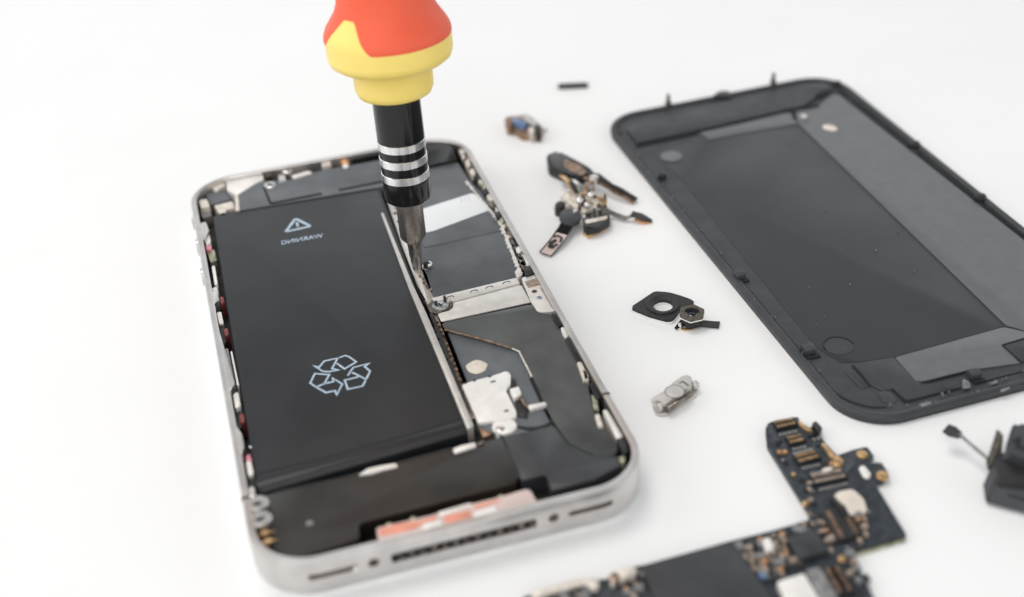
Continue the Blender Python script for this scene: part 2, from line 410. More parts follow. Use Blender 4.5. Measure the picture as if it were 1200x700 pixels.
def screw(name, x, y, z, r, m, parent=None, slot=True):
    c = px(x, y, z); s_ = cyl(name, c, r, z - 1.5, z, m, parent or phone, 20, r * .25)
    if slot:
        bq = bmesh.new()
        for a in (0, math.pi / 2):
            d = Vector((math.cos(a + .5), math.sin(a + .5))) * r * .55; add_ribbon(bq, [Vector(c) - d, Vector(c) + d], r * .25, z - .1, z + .01 + a * .005)
        obj('cross_slot', bq, M['groove'], s_)
    return s_
screw('screw', 316, 216, 6.8, 1.25, M['silver']); screw('screw', 336, 198.5, 6.7, 1.3, M['silver'])
screw('screw', 314, 203, 6.5, 1.0, M['steel_dark'], slot=False)
pp('silver_clip', [(341, 206), (362, 200), (366, 203), (345, 209)], 3.2, 6.7, M['nickel'], phone, .2)
pp('silver_clip', [(326, 205), (333, 204), (335, 213), (327, 214)], 3.2, 6.6, M['silver'], phone, .2)
pp('spring_contact', [(376, 189), (387, 187), (388, 193), (378, 195)], 3.2, 6.7, M['cream'], phone, .3)
c0 = px(404, 188.5, 6.9); cyl('gold_contact', c0, .85, 3.2, 6.9, M['copper'], phone, 16, .4)
pp('spring_contact', [(401, 193), (408, 192), (408, 196), (403, 197)], 3.2, 6.7, M['white'], phone, .2)
pp('rim_clip', [(412, 183), (446, 176), (446, 180), (412, 187)], 3.2, 6.6, M['black'], phone, .1)
# module in the upper right corner
mod = pp('corner_module', [(450, 172), (502, 166), (524, 167), (530, 173), (534, 187), (520, 190), (503, 194), (450, 203)], 3.2, 6.9, M['gloss'], phone, .5, .6)
c0 = px(507, 179, 6.93); cyl('module_hole', c0, 1.0, 6.5, 6.93, M['groove'], mod, 16, 0)
pp('module_edge', [(500, 190), (534, 184), (535, 188), (501, 195)], 3.2, 6.7, M['groove'], phone, .1)
# shielding sheet over the right half
sh = pp('shield_sheet', [(452, 209), (503, 197), (536, 190.5), (548, 209), (567, 230), (590, 262), (600, 286), (612, 323), (508, 348.5), (499, 330), (472, 255)], 3.2, 6.2, M['foil'], phone, .12, .3)
ribbon('sheet_fold', [(497, 290.5), (540, 282), (589, 270)], .35, 6.17, 6.25, M['foil'], sh)
ribbon('sheet_fold', [(484, 221), (546, 210)], .3, 6.17, 6.26, M['foil'], sh)
pp('upper_sheet_layer', [(484, 221), (546, 210), (589, 269.5), (497, 290), (480, 255)], 6.15, 6.32, M['foil'], sh, .06, .2)
lb = pp('white_label', [(476, 251), (553, 226.5), (557, 228), (574, 246), (508, 270.5), (484, 276)], 6.33, 6.42, M['label'], sh, .02, .4)
b = bmesh.new()
for i in range(9):
    cx, cy = 541 + (i % 3) * 4.2 + random.uniform(-.5, .5), 231.5 + (i // 3) * 2.6 - (i % 3) * 1.2
    q = px(cx, cy, 6.43); add_prism(b, ell(q[0], q[1], random.uniform(.15, .3), .12, 6), 6.4, 6.435)
obj('label_print', b, M['print_grey'], lb)

# rail beside the battery: bright wall, flange and jagged strip
rail = pp('rail_wall', [(446.5, 250), (449, 249), (483, 332), (500, 368), (555, 499), (548, 503), (480, 340)], 3.2, 6.75, M['satin_light'], phone, .1, .15)
pp('rail_flange', [(454, 236), (461, 234), (484, 290), (501, 324), (508, 349), (502, 357), (489, 334), (472, 290)], 3.2, 6.2, M['satin'], phone, .12, .15)
def jag(name, a, c, n, wd, m, z, amp=.5, parent=None):
    """toothed metal strip from a to c"""
    A, B = Vector(px(*a, z)), Vector(px(*c, z)); d = (B - A); nr = Vector((-d.y, d.x)).normalized(); rnd_ = random.Random(n * 7 + int(a[0]))
    Lp, Rp = [], []
    for i in range(n + 1):
        o = amp * (.5 if i % 2 else -.5) + rnd_.uniform(-.4, .4) * amp * 1.3; p = A + d * (i / n)
        Lp.append(tuple(p + nr * (wd / 2 + o * .5))); Rp.append(tuple(p - nr * (wd / 2 + o)))
    return prism(name, Lp + Rp[::-1], 3.2, z, m, parent or phone, .05)
jag('toothed_strip', (465, 240), (490, 298), 26, .5, M['steel_dark'], 6.45, .4)
for i in range(6):
    q0 = px(463 + i * 4.3, 250 + i * 9.6, 6.25); cyl('rail_hole', q0, .4, 6.1, 6.26, M['groove'], phone, 10, 0)
jag('toothed_strip', (509, 366), (556, 490), 44, 1.4, M['steel_dark'], 5.9, .6)
jag('toothed_strip', (505, 366), (551, 492), 30, .7, M['black'], 6.3, .5)
jag('toothed_strip', (514, 372), (558, 486), 38, .35, M['bronze'], 6.2, .7)
pp('dark_bracket', [(497, 352), (506, 349), (528, 344), (532, 352), (529, 361), (514, 368), (504, 366)], 3.2, 6.15, M['steel_dark'], phone, .1)
# crossing silver bar
ledge = pp('bar_ledge', [(506, 349.5), (605, 325.5), (609, 332), (512, 358.5)], 3.2, 6.35, M['nickel'], phone, .08, .12)
for x, y in ((523, 349), (551, 342), (569, 337.5), (589, 332)):
    ribbon('ledge_notch', [(x, y + 1), (x + 2, y - 1.2), (x + 7, y - 2.4), (x + 9, y - 1)], .16, 6.33, 6.38, M['groove'], ledge)
bar = pp('crossing_bar', [(530, 355.5), (610.5, 334), (621.5, 354), (517, 377), (513, 368), (527, 364), (532, 359)], 3.2, 6.3, M['nickel'], phone, .1, .3)
ribbon('bar_lip', [(517.5, 378.5), (560, 369.5), (622, 355.5)], .4, 6.0, 6.12, M['groove'], bar)
screw('screw', 516, 357.5, 6.7, 1.15, M['teal'])
b = bmesh.new(); q = px(516, 357.5, 6.45)
add_prism(b, [(q[0] + (1.4 + (.15 if i % 2 else 0)) * math.cos(a), q[1] + (1.4 + (.15 if i % 2 else 0)) * math.sin(a)) for i, a in enumerate([2*math.pi*k/22 for k in range(22)])], 6.0, 6.42, .06)
obj('washer', b, M['teal'], phone, True)
pp('small_post', [(508, 353), (512, 352), (513, 356), (510, 358)], 3.2, 6.9, M['black'], phone, .08, .1)
pp('small_post', [(519, 347), (522, 346), (523, 351), (520, 352)], 3.2, 6.9, M['black'], phone, .08, .1)
pp('small_post', [(526, 353), (530, 352), (530, 357), (527, 358)], 3.2, 6.7, M['steel_dark'], phone, .08, .1)
# post and screw beside the driver tip
q = px(498, 311, 6.9); cyl('standoff_post', q, .55, 3.2, 6.9, M['silver'], phone, 14, .15)
b = bmesh.new(); bmesh.ops.create_uvsphere(b, u_segments=14, v_segments=10, radius=.75)
for v in b.verts: v.co += Vector((*px(502.5, 310.5, 7.0), 7.0))
obj('post_cap', b, M['silver'], phone, True)
q = px(499.8, 310, 7.2); cyl('post_cap', q, .62, 6.6, 7.75, M['black'], phone, 14, .2)
for i in range(7):
    x, y = 490 + i * 2.1 + random.uniform(-2, 2), 323 + i * 2.6
    pp('metal_burr', [(x, y), (x + 3, y - 1), (x + 3.5, y + 1.3), (x + 1, y + 2)], 6.0, 6.32 + random.uniform(0, .15), M['steel_dark' if i % 2 else 'bronze'], phone, .03, .05)
# right bracket with two holes
rb = pp('right_bracket', [(611, 326), (625.5, 320.5), (651, 364), (645, 365.5), (634, 366), (629, 364), (621.5, 352)], 3.2, 6.55, M['nickel'], phone, .1, .3)
pp('adhesive_patch', [(614.5, 330), (629, 326), (633.5, 334), (619, 337.5)], 6.5, 6.6, M['ceramic'], rb, .02, .2)
screw('bracket_screw', 626.3, 341.2, 6.65, .55, M['bronze'], rb, slot=False); screw('bracket_screw', 631.5, 348.7, 6.65, .6, M['teal'], rb, slot=False)
q = px(626.3, 341.2, 6.68); cyl('screw_recess', q, .28, 6.5, 6.69, M['groove'], rb, 10, 0)
q = px(631.5, 348.2, 6.68); cyl('screw_recess', q, .28, 6.5, 6.69, M['blue'], rb, 10, 0)
ribbon('adhesive_line', [(634, 337), (642, 350), (649, 362)], .5, 6.5, 6.59, M['ceramic'], rb)

# lower antenna films
lf = pp('lower_film', [(517, 380), (570, 366), (609, 392), (632, 450), (650, 492), (648, 505), (610, 520), (561, 500)], 3.2, 5.9, M['foil'], phone, .1, .2)
uf_pts = [(517, 379), (623, 356.5), (628, 366), (643, 368.5), (652, 376), (660, 392), (672, 416), (687, 447), (697, 486), (716, 513), (724, 524), (722, 533), (706, 535), (690, 531), (667, 520), (652, 499), (640, 478), (628.5, 451), (617, 428), (608, 411), (569, 397.5), (521, 385)]
uf = prism('antenna_film', smooth_poly if False else round_poly(P(uf_pts, 6.35), .8, 4), 5.2, 6.35, M['film'], phone, .15, 3)
ribbon('film_edge', [(521, 386), (569, 398.5), (600, 408)], .38, 6.2, 6.4, M['bronze'], uf)
ribbon('film_edge', [(600, 408), (608, 411.5), (617, 429), (623, 441)], .25, 6.2, 6.39, M['cream'], uf)
ribbon('film_gap', [(623, 443), (630, 458), (641, 482), (652, 501), (667, 521.5), (690, 533), (712, 536)], .8, 5.85, 6.05, M['groove'], phone, smooth_path=True)
q = px(558.5, 429, 6.15); s1 = prism('round_sticker', [(q[0] + (1.75 + .12 * math.sin(5 * a)) * math.cos(a), q[1] + (1.75 + .1 * math.cos(4 * a)) * math.sin(a)) for a in [2*math.pi*k/28 for k in range(28)]], 5.8, 6.0, M['sticker'], phone, .05)
q = px(559, 427, 6.02); cyl('sticker_dimple', q, .3, 5.9, 6.05, M['tape'], s1, 12, .05)
ws = pp('white_shield', [(541, 451), (556, 446), (574, 441.5), (588, 437), (592.6, 434.6), (598.5, 438), (598, 452), (592, 456.5), (605, 483), (605, 489), (590, 492), (576, 493.7), (560.5, 495.5), (556, 485)], 3.2, 6.45, M['shield'], phone, .18, .35)
ribbon('shield_slot', [(575, 448), (581, 446.6)], .35, 6.4, 6.47, M['groove'], ws); ribbon('shield_slot', [(591, 482), (596, 481)], .45, 6.4, 6.47, M['groove'], ws)
for x, y in ((556, 446), (574, 441.3), (545, 449)): 
    q = px(x, y, 6.46); cyl('shield_notch', q, .3, 6.2, 6.47, M['groove'], ws, 8, 0)
q = px(591, 498.5, 6.3); tabo = cyl('screw_tab', q, 1.95, 3.2, 6.3, M['shield'], phone, 24, .35)
q2 = px(586, 502, 6.35); cyl('screw', q2, .8, 5.5, 6.42, M['silver'], phone, 16, .15)
pp('brown_block', [(560, 497), (576, 494.5), (580, 506), (566, 513)], 3.2, 5.8, M['bronze'], phone, .15)
pp('black_block', [(596, 440), (604, 445), (606, 452), (600, 455), (597, 450)], 3.2, 6.2, M['black'], phone, .1)
pp('white_block', [(597, 456), (608, 453), (611, 462), (602, 467)], 3.2, 6.8, M['shield'], phone, .25)
pp('black_block', [(603, 468), (611, 463), (620, 480), (618, 492), (607, 488)], 3.2, 6.1, M['black'], phone, .15)
ribbon('spring_wire', [(606, 452), (610, 464), (614, 473), (620, 478), (628, 477)], .28, 6.15, 6.5, M['bronze'], phone)
pp('spring_contact', [(618, 475), (632, 472.5), (639, 471), (641, 475), (634, 476.5), (621, 480)], 6.0, 6.6, M['nickel'], phone, .12)
pp('curved_film', [(610, 487), (640, 478), (648, 490), (642, 497), (625, 501), (611, 498)], 3.2, 6.05, M['foil'], phone, .3, .8)
ribbon('film_gap', [(607, 500), (622, 503), (640, 499), (649, 492)], .6, 5.9, 6.0, M['groove'], phone, smooth_path=True)

# speaker box at the lower end
sb = pp('speaker_box', [(303, 582), (370, 567), (460, 545), (555, 520), (588, 513), (610, 556), (602, 567), (420, 613.5), (421, 632), (380, 645), (345, 655), (330, 652), (318, 640)], 3.2, 6.35, M['brown_film'], phone, .2, .5)
sb2 = pp('speaker_box_end', [(589, 512.5), (610, 508), (649, 499), (665, 520), (690, 533), (722, 535.5), (734, 535), (727, 546), (697, 562), (646, 575), (640, 556), (611, 563.5)], 3.2, 6.3, M['foil_dark'], phone, .2, .5)
ribbon('box_seam', [(321, 577), (400, 560), (470, 541), (530, 525)], .3, 6.3, 6.4, M['black'], sb)
c0 = px(363, 613.5, 6.36); cyl('box_dimple', c0, .6, 6.2, 6.4, M['scuff'], sb, 14, .1)
pp('metal_clip', [(420, 557), (431, 549), (445, 546), (464, 543), (466, 547), (450, 550.5), (436, 555)], 5.5, 6.65, M['nickel'], phone, .2)
pp('metal_clip', [(530, 526), (541, 522), (557, 518.5), (558, 523), (543, 528), (533, 531)], 5.5, 6.7, M['nickel'], phone, .2)
pp('metal_clip', [(559, 519), (567, 516), (568, 519), (561, 521.5)], 5.5, 6.5, M['steel_dark'], phone, .1)
ribbon('box_edge', [(600, 566), (646, 574.5), (697, 561.5)], .2, 6.2, 6.33, M['black'], sb2) if False else None
# pink tape over the dock
tpz = 7.15
tape = pp('pink_tape', [(441, 619), (500, 605.5), (513, 602), (552, 591), (585, 583), (618, 573), (622, 576), (630, 590), (540, 613), (444, 637)], 5.6, tpz, M['tape'], phone, .2, .3)
for pts in ([(443.5, 620), (470, 613), (492, 610.5), (510, 604.5), (512, 608.5), (494, 613.5), (488, 620), (445, 629)],
            [(520, 605.5), (551.5, 597.5), (552, 608), (523, 616)], ):
    pp('salmon_patch', pts, tpz - .05, tpz + .05, M['salmon'], tape, .03, .3)
pp('salmon_patch', [(556, 592.5), (580, 586), (590, 585), (578, 590), (556, 597)], tpz - .05, tpz + .045, M['pink'] if False else M['salmon'], tape, .03, .3)
pp('beige_patch', [(497, 614), (516, 609), (518, 618), (495, 622)], tpz - .05, tpz + .04, M['shield'], tape, .03, .3)
pp('beige_patch', [(556, 600), (580, 593), (582, 600), (556, 607)], tpz - .05, tpz + .04, M['shield'], tape, .03, .3)
pp('tape_lip', [(513, 600.5), (551, 589.5), (554, 592), (516, 604)], tpz - .3, tpz + .12, M['nickel'], tape, .05, .2)
for x, y in ((452, 614), (480, 607), (583, 581)):
    pp('metal_fleck', [(x, y), (x + 6, y - 2), (x + 7, y + 1), (x + 1, y + 3)], 5.8, 6.5, M['olive'], phone, .1)

# loops and springs at the lower left
for x, y in ((301, 589.5), (304.5, 607.5)):
    q = px(x, y, 7.35); b = bmesh.new()
    add_ring(b, [(0, 6.3), (0, 7.3), (.1, 7.4), (1.0, 7.4), (1.08, 7.3), (1.08, 6.3)], lambda o, q=q: [(q[0] + (1.75 - o) * math.cos(a), q[1] + (1.6 - o) * math.sin(a)) for a in [2*math.pi*k/24 for k in range(24)]])
    obj('screw_loop', b, M['steel'], phone, True)
for x, y in ((303, 625), (307, 635)):
    pts = [(*px(x + dx, y + dy, 6.3 + dz), 6.3 + dz) for dx, dy, dz in ((0, 2, 0), (4, 0, .4), (10, -2, .5), (16, -2, .2), (11, 0, -.2), (5, 3, -.3))]
    obj('gold_spring', add_strip(bmesh.new(), pts, .8, .15), M['gold'], phone, True)

# flange tabs on the left rim, and the row of parts between rim and battery
for pts in ([(234, 262), (241, 260), (245, 270), (240, 282), (237, 280)], [(246, 345), (253, 340), (257, 352), (251, 356), (253, 362), (249, 362)],
            [(252, 395), (257, 388), (262, 405), (275, 450), (270, 458), (266, 455)], [(270, 500), (275, 497), (283, 508), (286, 522), (283, 535), (279, 535)],
            [(291, 572), (297, 570), (300, 580), (297, 584), (293, 584)]):
    pp('rim_flange', pts, 5.8, 7.3, M['steel'], phone, .08, .3)
L = [('silver_clip', [(239, 270), (244, 268), (247, 284), (242, 288)], 'shield', 6.6), ('pink_seal', [(241, 288), (247, 287), (248, 292), (242, 293)], 'pink', 6.5),
     ('green_block', [(243, 295), (251, 292), (254, 306), (247, 308)], 'olive', 6.0), ('white_strip', [(248, 312), (251.5, 311), (255, 333), (251.5, 334)], 'shield', 6.7),
     ('silver_clip', [(248, 338), (254, 336), (256, 345), (250, 348)], 'nickel', 6.6), ('red_seal', [(257, 349), (261, 347), (263, 354), (259, 356)], 'red', 6.4),
     ('silver_clip', [(254, 366), (259, 365), (262, 379), (257, 380)], 'nickel', 6.7), ('green_block', [(257, 382), (262, 379), (265, 402), (259, 404)], 'black', 6.3),
     ('red_seal', [(262, 386), (266.5, 384), (268, 392), (264, 394)], 'red', 6.5),
     ('grey_plate', [(263, 409), (267, 408), (276, 452), (272, 454)], 'grey', 6.6), ('white_strip', [(270, 412), (271.8, 411.5), (280, 451), (278, 452)], 'shield', 6.6),
     ('silver_clip', [(273, 462), (279, 459), (282, 476), (276, 479)], 'nickel', 6.8), ('red_seal', [(280, 486), (285, 484), (287, 494), (282, 496)], 'red', 6.4),
     ('black_block', [(277, 484), (282, 482), (284, 500), (279, 503)], 'black', 6.0), ('red_seal', [(288, 534), (293, 532), (295, 541), (289, 542)], 'pink', 6.2),
     ('silver_clip', [(288, 541), (294, 540), (297, 556), (291, 558)], 'shield', 6.6), ('black_block', [(291, 562), (297, 560), (299, 572), (294, 574)], 'black', 6.2)]
for n_, pts, m_, z in L: pp(n_, pts, 3.2, z, M[m_], phone, .15, .3)
q = px(293.5, 523, 6.2); cyl('bead_or_glint', q, .3, 5, 6.2, M['silver'], phone, 10, .2)
# row of clips between the sheet and the right rim
rr_ = random.Random(3)
path = [(541, 176), (552, 196), (566, 219), (584, 250), (597, 276), (611, 300), (623, 319)]
seq = ['cream', 'white', 'bronze', 'cream', 'steel_dark', 'cream', 'black', 'cream', 'olive', 'black', 'cream', 'steel_dark', 'cream', 'black', 'olive', 'cream', 'black', 'cream', 'olive', 'black', 'shield', 'shield', 'black', 'steel_dark', 'cream', 'black']
tot = len(seq)
for i, m_ in enumerate(seq):
    f = (i + .4) / tot * (len(path) - 1); k = min(int(f), len(path) - 2); fr = f - k
    x = path[k][0] * (1 - fr) + path[k + 1][0] * fr + rr_.uniform(-2.0, 2.0); y = path[k][1] * (1 - fr) + path[k + 1][1] * fr
    a = rr_.uniform(2, 4.2); c = rr_.uniform(3, 5)
    pp('rim_clip' if m_ in ('black', 'steel_dark') else 'spring_contact', [(x - a, y - c * .6), (x + a * .5, y - c), (x + a, y + c * .5), (x + rr_.uniform(-1, 1), y + c), (x - a * .7, y + c * .3)], 3.2, 6.2 + rr_.uniform(0, .8), M[m_], phone, .15, .2)
jag('toothed_strip', (546, 212), (590, 266), 40, .45, M['nickel'], 6.5, .35)
jag('toothed_strip', (588, 266), (611, 322), 26, .5, M['nickel'], 6.5, .35)
jag('toothed_strip', (594, 264), (617, 318), 18, .5, M['steel_dark'], 6.8, .6)
pp('rim_channel', [(535, 176), (541, 174), (585, 243), (628, 317), (622, 320), (590, 268), (560, 222)], 3.2, 5.7, M['black'], phone, .1)
for pts, m_, z in (([(612, 298), (618, 300), (623, 309), (617, 309)], 'shield', 6.9), ([(607, 300), (613, 303), (618, 316), (611, 314)], 'steel_dark', 6.8),
                   ([(613, 313), (622, 311), (626, 320), (616, 323)], 'black', 7.0), ([(603, 318), (610, 314), (612, 322), (606, 326)], 'nickel', 6.6),
                   ([(646, 367), (652, 369), (658, 380), (655, 384), (649, 375)], 'black', 6.7),
                   ([(657, 384), (660, 383), (666, 394), (662, 395), (659, 391)], 'nickel', 6.8), ([(662, 397), (668, 396), (682, 425), (678, 428)], 'black', 6.6),
                   ([(676, 425), (681, 424), (690, 442), (684, 447)], 'cream', 6.8), ([(683, 433), (687, 436), (690, 446), (686, 446)], 'cream', 6.8),
                   ([(690, 449), (696, 449), (704, 466), (698, 468)], 'black', 6.6), ([(693, 462), (699, 466), (702, 482), (696, 480)], 'olive', 6.4),
                   ([(697, 486), (702, 485), (707, 500), (701, 500)], 'cream', 6.8), ([(706, 481), (711, 480), (730, 512), (723, 514)], 'nickel', 6.9),
                   ([(722, 512), (730, 510), (737, 528), (731, 532), (726, 524)], 'black', 6.8), ([(725, 536), (731, 533), (733, 541), (728, 543)], 'olive', 6.5)):
    pp('rim_clip' if m_ in ('black', 'steel_dark') else 'spring_contact', pts, 3.2, z, M[m_], phone, .15, .25)

# ------------------------------------------------------------------ screwdriver
tipz = 6.2
T0 = Vector((*px(489.5, 319, tipz), tipz))
ln = R(4); U = Vector((-.012, math.sin(ln), math.cos(ln))).normalized()
sd = thing('screwdriver', 'screwdriver with red and yellow handle standing on its tip in the open phone', 'screwdriver', T0)
def lat(name, prof, m, parent, n=48, rot=0, rf=None, label=None, ang=35): return obj(name, add_lathe(bmesh.new(), T0, U, prof, n, True, rot, rf), m, parent, True, ang, label)
b = bmesh.new(); add_lathe(b, T0, U, [(1.45, 6.3), (2.15, 7.1), (2.42, 7.7), (2.42, 16.5)], 6, True, R(9))
bmesh.ops.bevel(b, geom=[e for e in b.edges if abs((e.verts[0].co - e.verts[1].co).normalized().dot(U)) > .9], offset=.12, segments=2, affect='EDGES')
bit = obj('bit', b, M['bit'], sd, True, 25)
def cross(a, r, t):            # cross-shaped blade
    k = abs(math.cos(2 * (a + .35))); return r * (.55 + .45 * k ** 1.2)
obj('bit_tip', add_lathe(bmesh.new(), T0, U, [(.25, -.2), (.75, .4), (1.0, 1.3), (1.15, 3.0), (1.2, 4.0)], 48, True, 0, cross), M['bit'], bit, True, 30)
obj('bit_shaft', add_lathe(bmesh.new(), T0, U, [(1.15, 3.7), (1.2, 5.0), (1.25, 6.0), (1.5, 6.6)], 32), M['bit'], bit, True, 30)
lat('ferrule', [(3.0, 15.2), (3.75, 15.2), (4.08, 15.5), (4.15, 15.9), (4.15, 19.4), (4.12, 19.4), (4.12, 26.8), (4.15, 26.8), (4.13, 37), (4.13, 38)], M['gloss'], sd)
for t0 in (19.4, 22.4, 25.35):
    lat('ferrule_ring', [(4.1, t0), (4.22, t0 + .1), (4.22, t0 + 1.4), (4.1, t0 + 1.5)], M['ring'], sd)
lat('handle_collar', [(4.2, 35.4), (5.6, 35.2), (6.3, 35.5), (6.65, 36.3), (6.75, 37.2), (6.75, 40.6), (7.2, 41.0)], M['yellow'], sd, 64, ang=60)
def interp(tab, t):
    for (r0, t0), (r1, t1) in zip(tab, tab[1:]):
        if t <= t1: return r0 + (r1 - r0) * (t - t0) / (t1 - t0)
    return tab[-1][0]
gp = [(10.72, 40), (10.72, 46.0), (10.55, 46.8), (10.1, 47.7), (9.3, 48.8), (8.5, 49.9), (7.95, 51.1), (7.7, 52.7), (7.6, 55), (7.9, 62), (8.7, 72), (9.0, 84), (8.8, 96), (7.6, 102), (5.0, 105), (1.5, 106)]
core = [(6.6, 40.6), (7.4, 40.6), (9.5, 41.2), (10.3, 41.8), (10.6, 42.8)] + [(interp(gp, 43 + .4 * k) - .13, 43 + .4 * k) for k in range(38)] + [(7.6, 62), (8.4, 76), (8.4, 96), (6, 102), (2, 105)]
lat('handle_core', core, M['yellow'], sd, 96, ang=60)
# red grip moulded over it: lower edge runs in scallops
b = bmesh.new(); X, Y, UU = frame_axes(U); NA = 144; rows = []
def low(a):
    # one scallop peak facing the left front of the camera, the others round the back
    v = 45.5
    for c in (R(228), R(114), R(24)):
        d = (a - c + math.pi) % (2 * math.pi) - math.pi; d = abs(d)
        if d < R(30):
            q_ = min(1, (1 - d / R(30)) * 1.3); v = max(v, 45.5 + 4.8 * (q_ * .55 + .45 * q_ * q_ * (3 - 2 * q_)))
    return v
ts = [0, .02, .06, .12, .2, .3, .4, .5, .6, .7, .8, .9, 1]
for k in range(26):
    row = []
    for i in range(NA):
        a = 2 * math.pi * i / NA; lo = low(a)
        t = lo + (106 - lo) * (k / 25) ** 1.6
        r = interp(gp, t) + (-.12 if k == 0 else 0)
        row.append(b.verts.new(T0 + UU * t + X * r * math.cos(a) + Y * r * math.sin(a)))
    rows.append(row)
for r0, r1 in zip(rows, rows[1:]):
    for i in range(NA): b.faces.new((r0[i], r0[(i+1) % NA], r1[(i+1) % NA], r1[i]))
b.faces.new(rows[-1])
obj('red_grip', b, M['grip'], sd, True, 70)

# ------------------------------------------------------------------ back cover
cov = thing('back_cover', 'black rectangular phone back cover lying inside up, right of the phone', 'phone cover', (CV[0], CV[1], 0))
def cvl(o, r=9.0): return [cv(a, c) for a, c in rr(WD - 2 * o, LN - 2 * o, r - o, 14)]
obj('cover_glass', add_prism(bmesh.new(), cvl(.1), 0, .55, 0), M['cover_edge'], cov, True)
obj('cover_rim', add_ring(bmesh.new(), [(.1, .55), (0, .7), (0, 1.35), (.12, 1.55), (.4, 1.62), (1.2, 1.62), (1.35, 1.55), (1.45, 1.2), (1.5, .5)], cvl), M['cover'], cov, True, 50)
prism('cover_floor', cvl(1.4), .5, 1.2, M['cover'], cov, 0)
zc = 1.3
obj('inner_groove', add_ring(bmesh.new(), [(1.45, 1.1), (1.45, 1.215), (1.75, 1.215), (1.75, 1.1)], cvl), M['groove'], cov)
# raised strip along the top end
pp('top_step', [(733, 150), (745, 143), (775, 134), (820, 125), (880, 112), (925, 103), (950, 98), (968, 97), (974, 103), (956, 110), (957, 113), (943, 123), (925, 127), (818, 152), (747, 167)], 1.1, 1.75, M['cover'], cov, .2, .6)
pnl = pp('centre_panel', [(764, 176), (812, 167), (832, 163.5), (933, 145), (1177, 382), (1165, 386), (1046, 418.5), (1010, 424), (985, 426), (958, 408), (930, 375), (868, 298), (800, 212), (768, 184)], 1.15, 1.24, M['cover_panel'], cov, .02, .4)
pp('foil_strip', [(818, 154), (926, 131), (930, 140), (935, 144.5), (831, 163.5)], 1.15, 1.36, M['cover_foil'], cov, .04, .2)
pp('side_foil', [(934, 143), (933, 132), (945, 128), (960, 124), (975, 110), (984, 112), (1322, 378), (1312, 396), (1228, 395), (1179, 381)], 1.15, 1.37, M['cover_foil'], cov, .04, .4)
pp('lower_foil', [(1049, 419), (1120, 399), (1176, 383.5), (1228, 395), (1225, 398), (1172, 404), (1198, 425), (1155, 431), (1140, 433), (1080, 447), (1073, 446)], 1.15, 1.40, M['cover_foil'], cov, .05, .5)
pp('lower_step', [(997, 427), (1046, 419), (1078, 449), (1125, 455), (1062, 469), (1047, 456), (1034, 458), (1021, 452)], 1.15, 1.36, M['cover'], cov, .06, .4)
pp('corner_step', [(1176, 405), (1222, 393), (1222, 412), (1198, 424)], 1.15, 1.5, M['cover'], cov, .08, .3)
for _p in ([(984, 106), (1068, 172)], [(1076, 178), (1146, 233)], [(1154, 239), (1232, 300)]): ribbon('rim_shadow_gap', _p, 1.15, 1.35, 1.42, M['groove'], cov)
def gr(pts, wd=.35, z=1.43, sm=False): return ribbon('moulded_groove', pts, wd, z - .1, z, M['groove'], cov, smooth_path=sm)
gr([(745, 171), (780, 163.5), (816, 156)], .75, 1.45); gr([(818, 154), (880, 140), (923, 129.5)], .9, 1.47); gr([(923, 129), (931, 132), (931, 139)], .8, 1.47)
gr([(943, 126.5), (959, 122.5)], 1.2, 1.6); gr([(956, 112), (976, 106)], 1.2, 1.8)
gr([(999.4, 427.7), (1008, 437), (1020, 451.7)], .3); gr([(1045.7, 455), (1061, 471), (1090, 463), (1126, 454)], .3)
gr([(1080, 448.5), (1108, 441), (1134.8, 434.6)], .35, 1.46); gr([(1134.8, 434.6), (1138, 440), (1136, 447)], .3, 1.46)
gr([(953, 431), (964, 446), (977, 458.6), (990, 467), (1004.5, 473), (1022, 477), (1039, 477)], .3, 1.3, True)
gr([(1176, 404), (1200, 396.8), (1226, 390)], .35, 1.55); gr([(1176, 405), (1197, 425)], .25, 1.53)
gr([(1150, 448), (1175, 441), (1215, 431)], .25, 1.3)
# round marks
for x, y, r in ((983, 405, 2.45), (787, 183, 2.3)):
    q = px(x, y, 1.38); o = cyl('round_mark', q, r, 1.1, 1.30 if x > 900 else 1.38, M['cover_foil'] if x < 900 else M['cover'], cov, 36, .04)
    if x > 900:
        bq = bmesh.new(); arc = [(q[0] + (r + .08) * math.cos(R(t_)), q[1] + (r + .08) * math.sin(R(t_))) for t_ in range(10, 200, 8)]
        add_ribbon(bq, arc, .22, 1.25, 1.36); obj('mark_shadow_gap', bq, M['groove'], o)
pp('capsule_mark', [(990, 434), (997, 432), (1019, 449), (1017, 455), (1009, 455), (993, 440)], 1.1, 1.3, M['cover'], cov, .08, .8)
pp('capsule_mark', [(1028, 459), (1042, 457), (1052, 468), (1046, 474), (1034, 471)], 1.1, 1.32, M['cover'], cov, .08, .8)
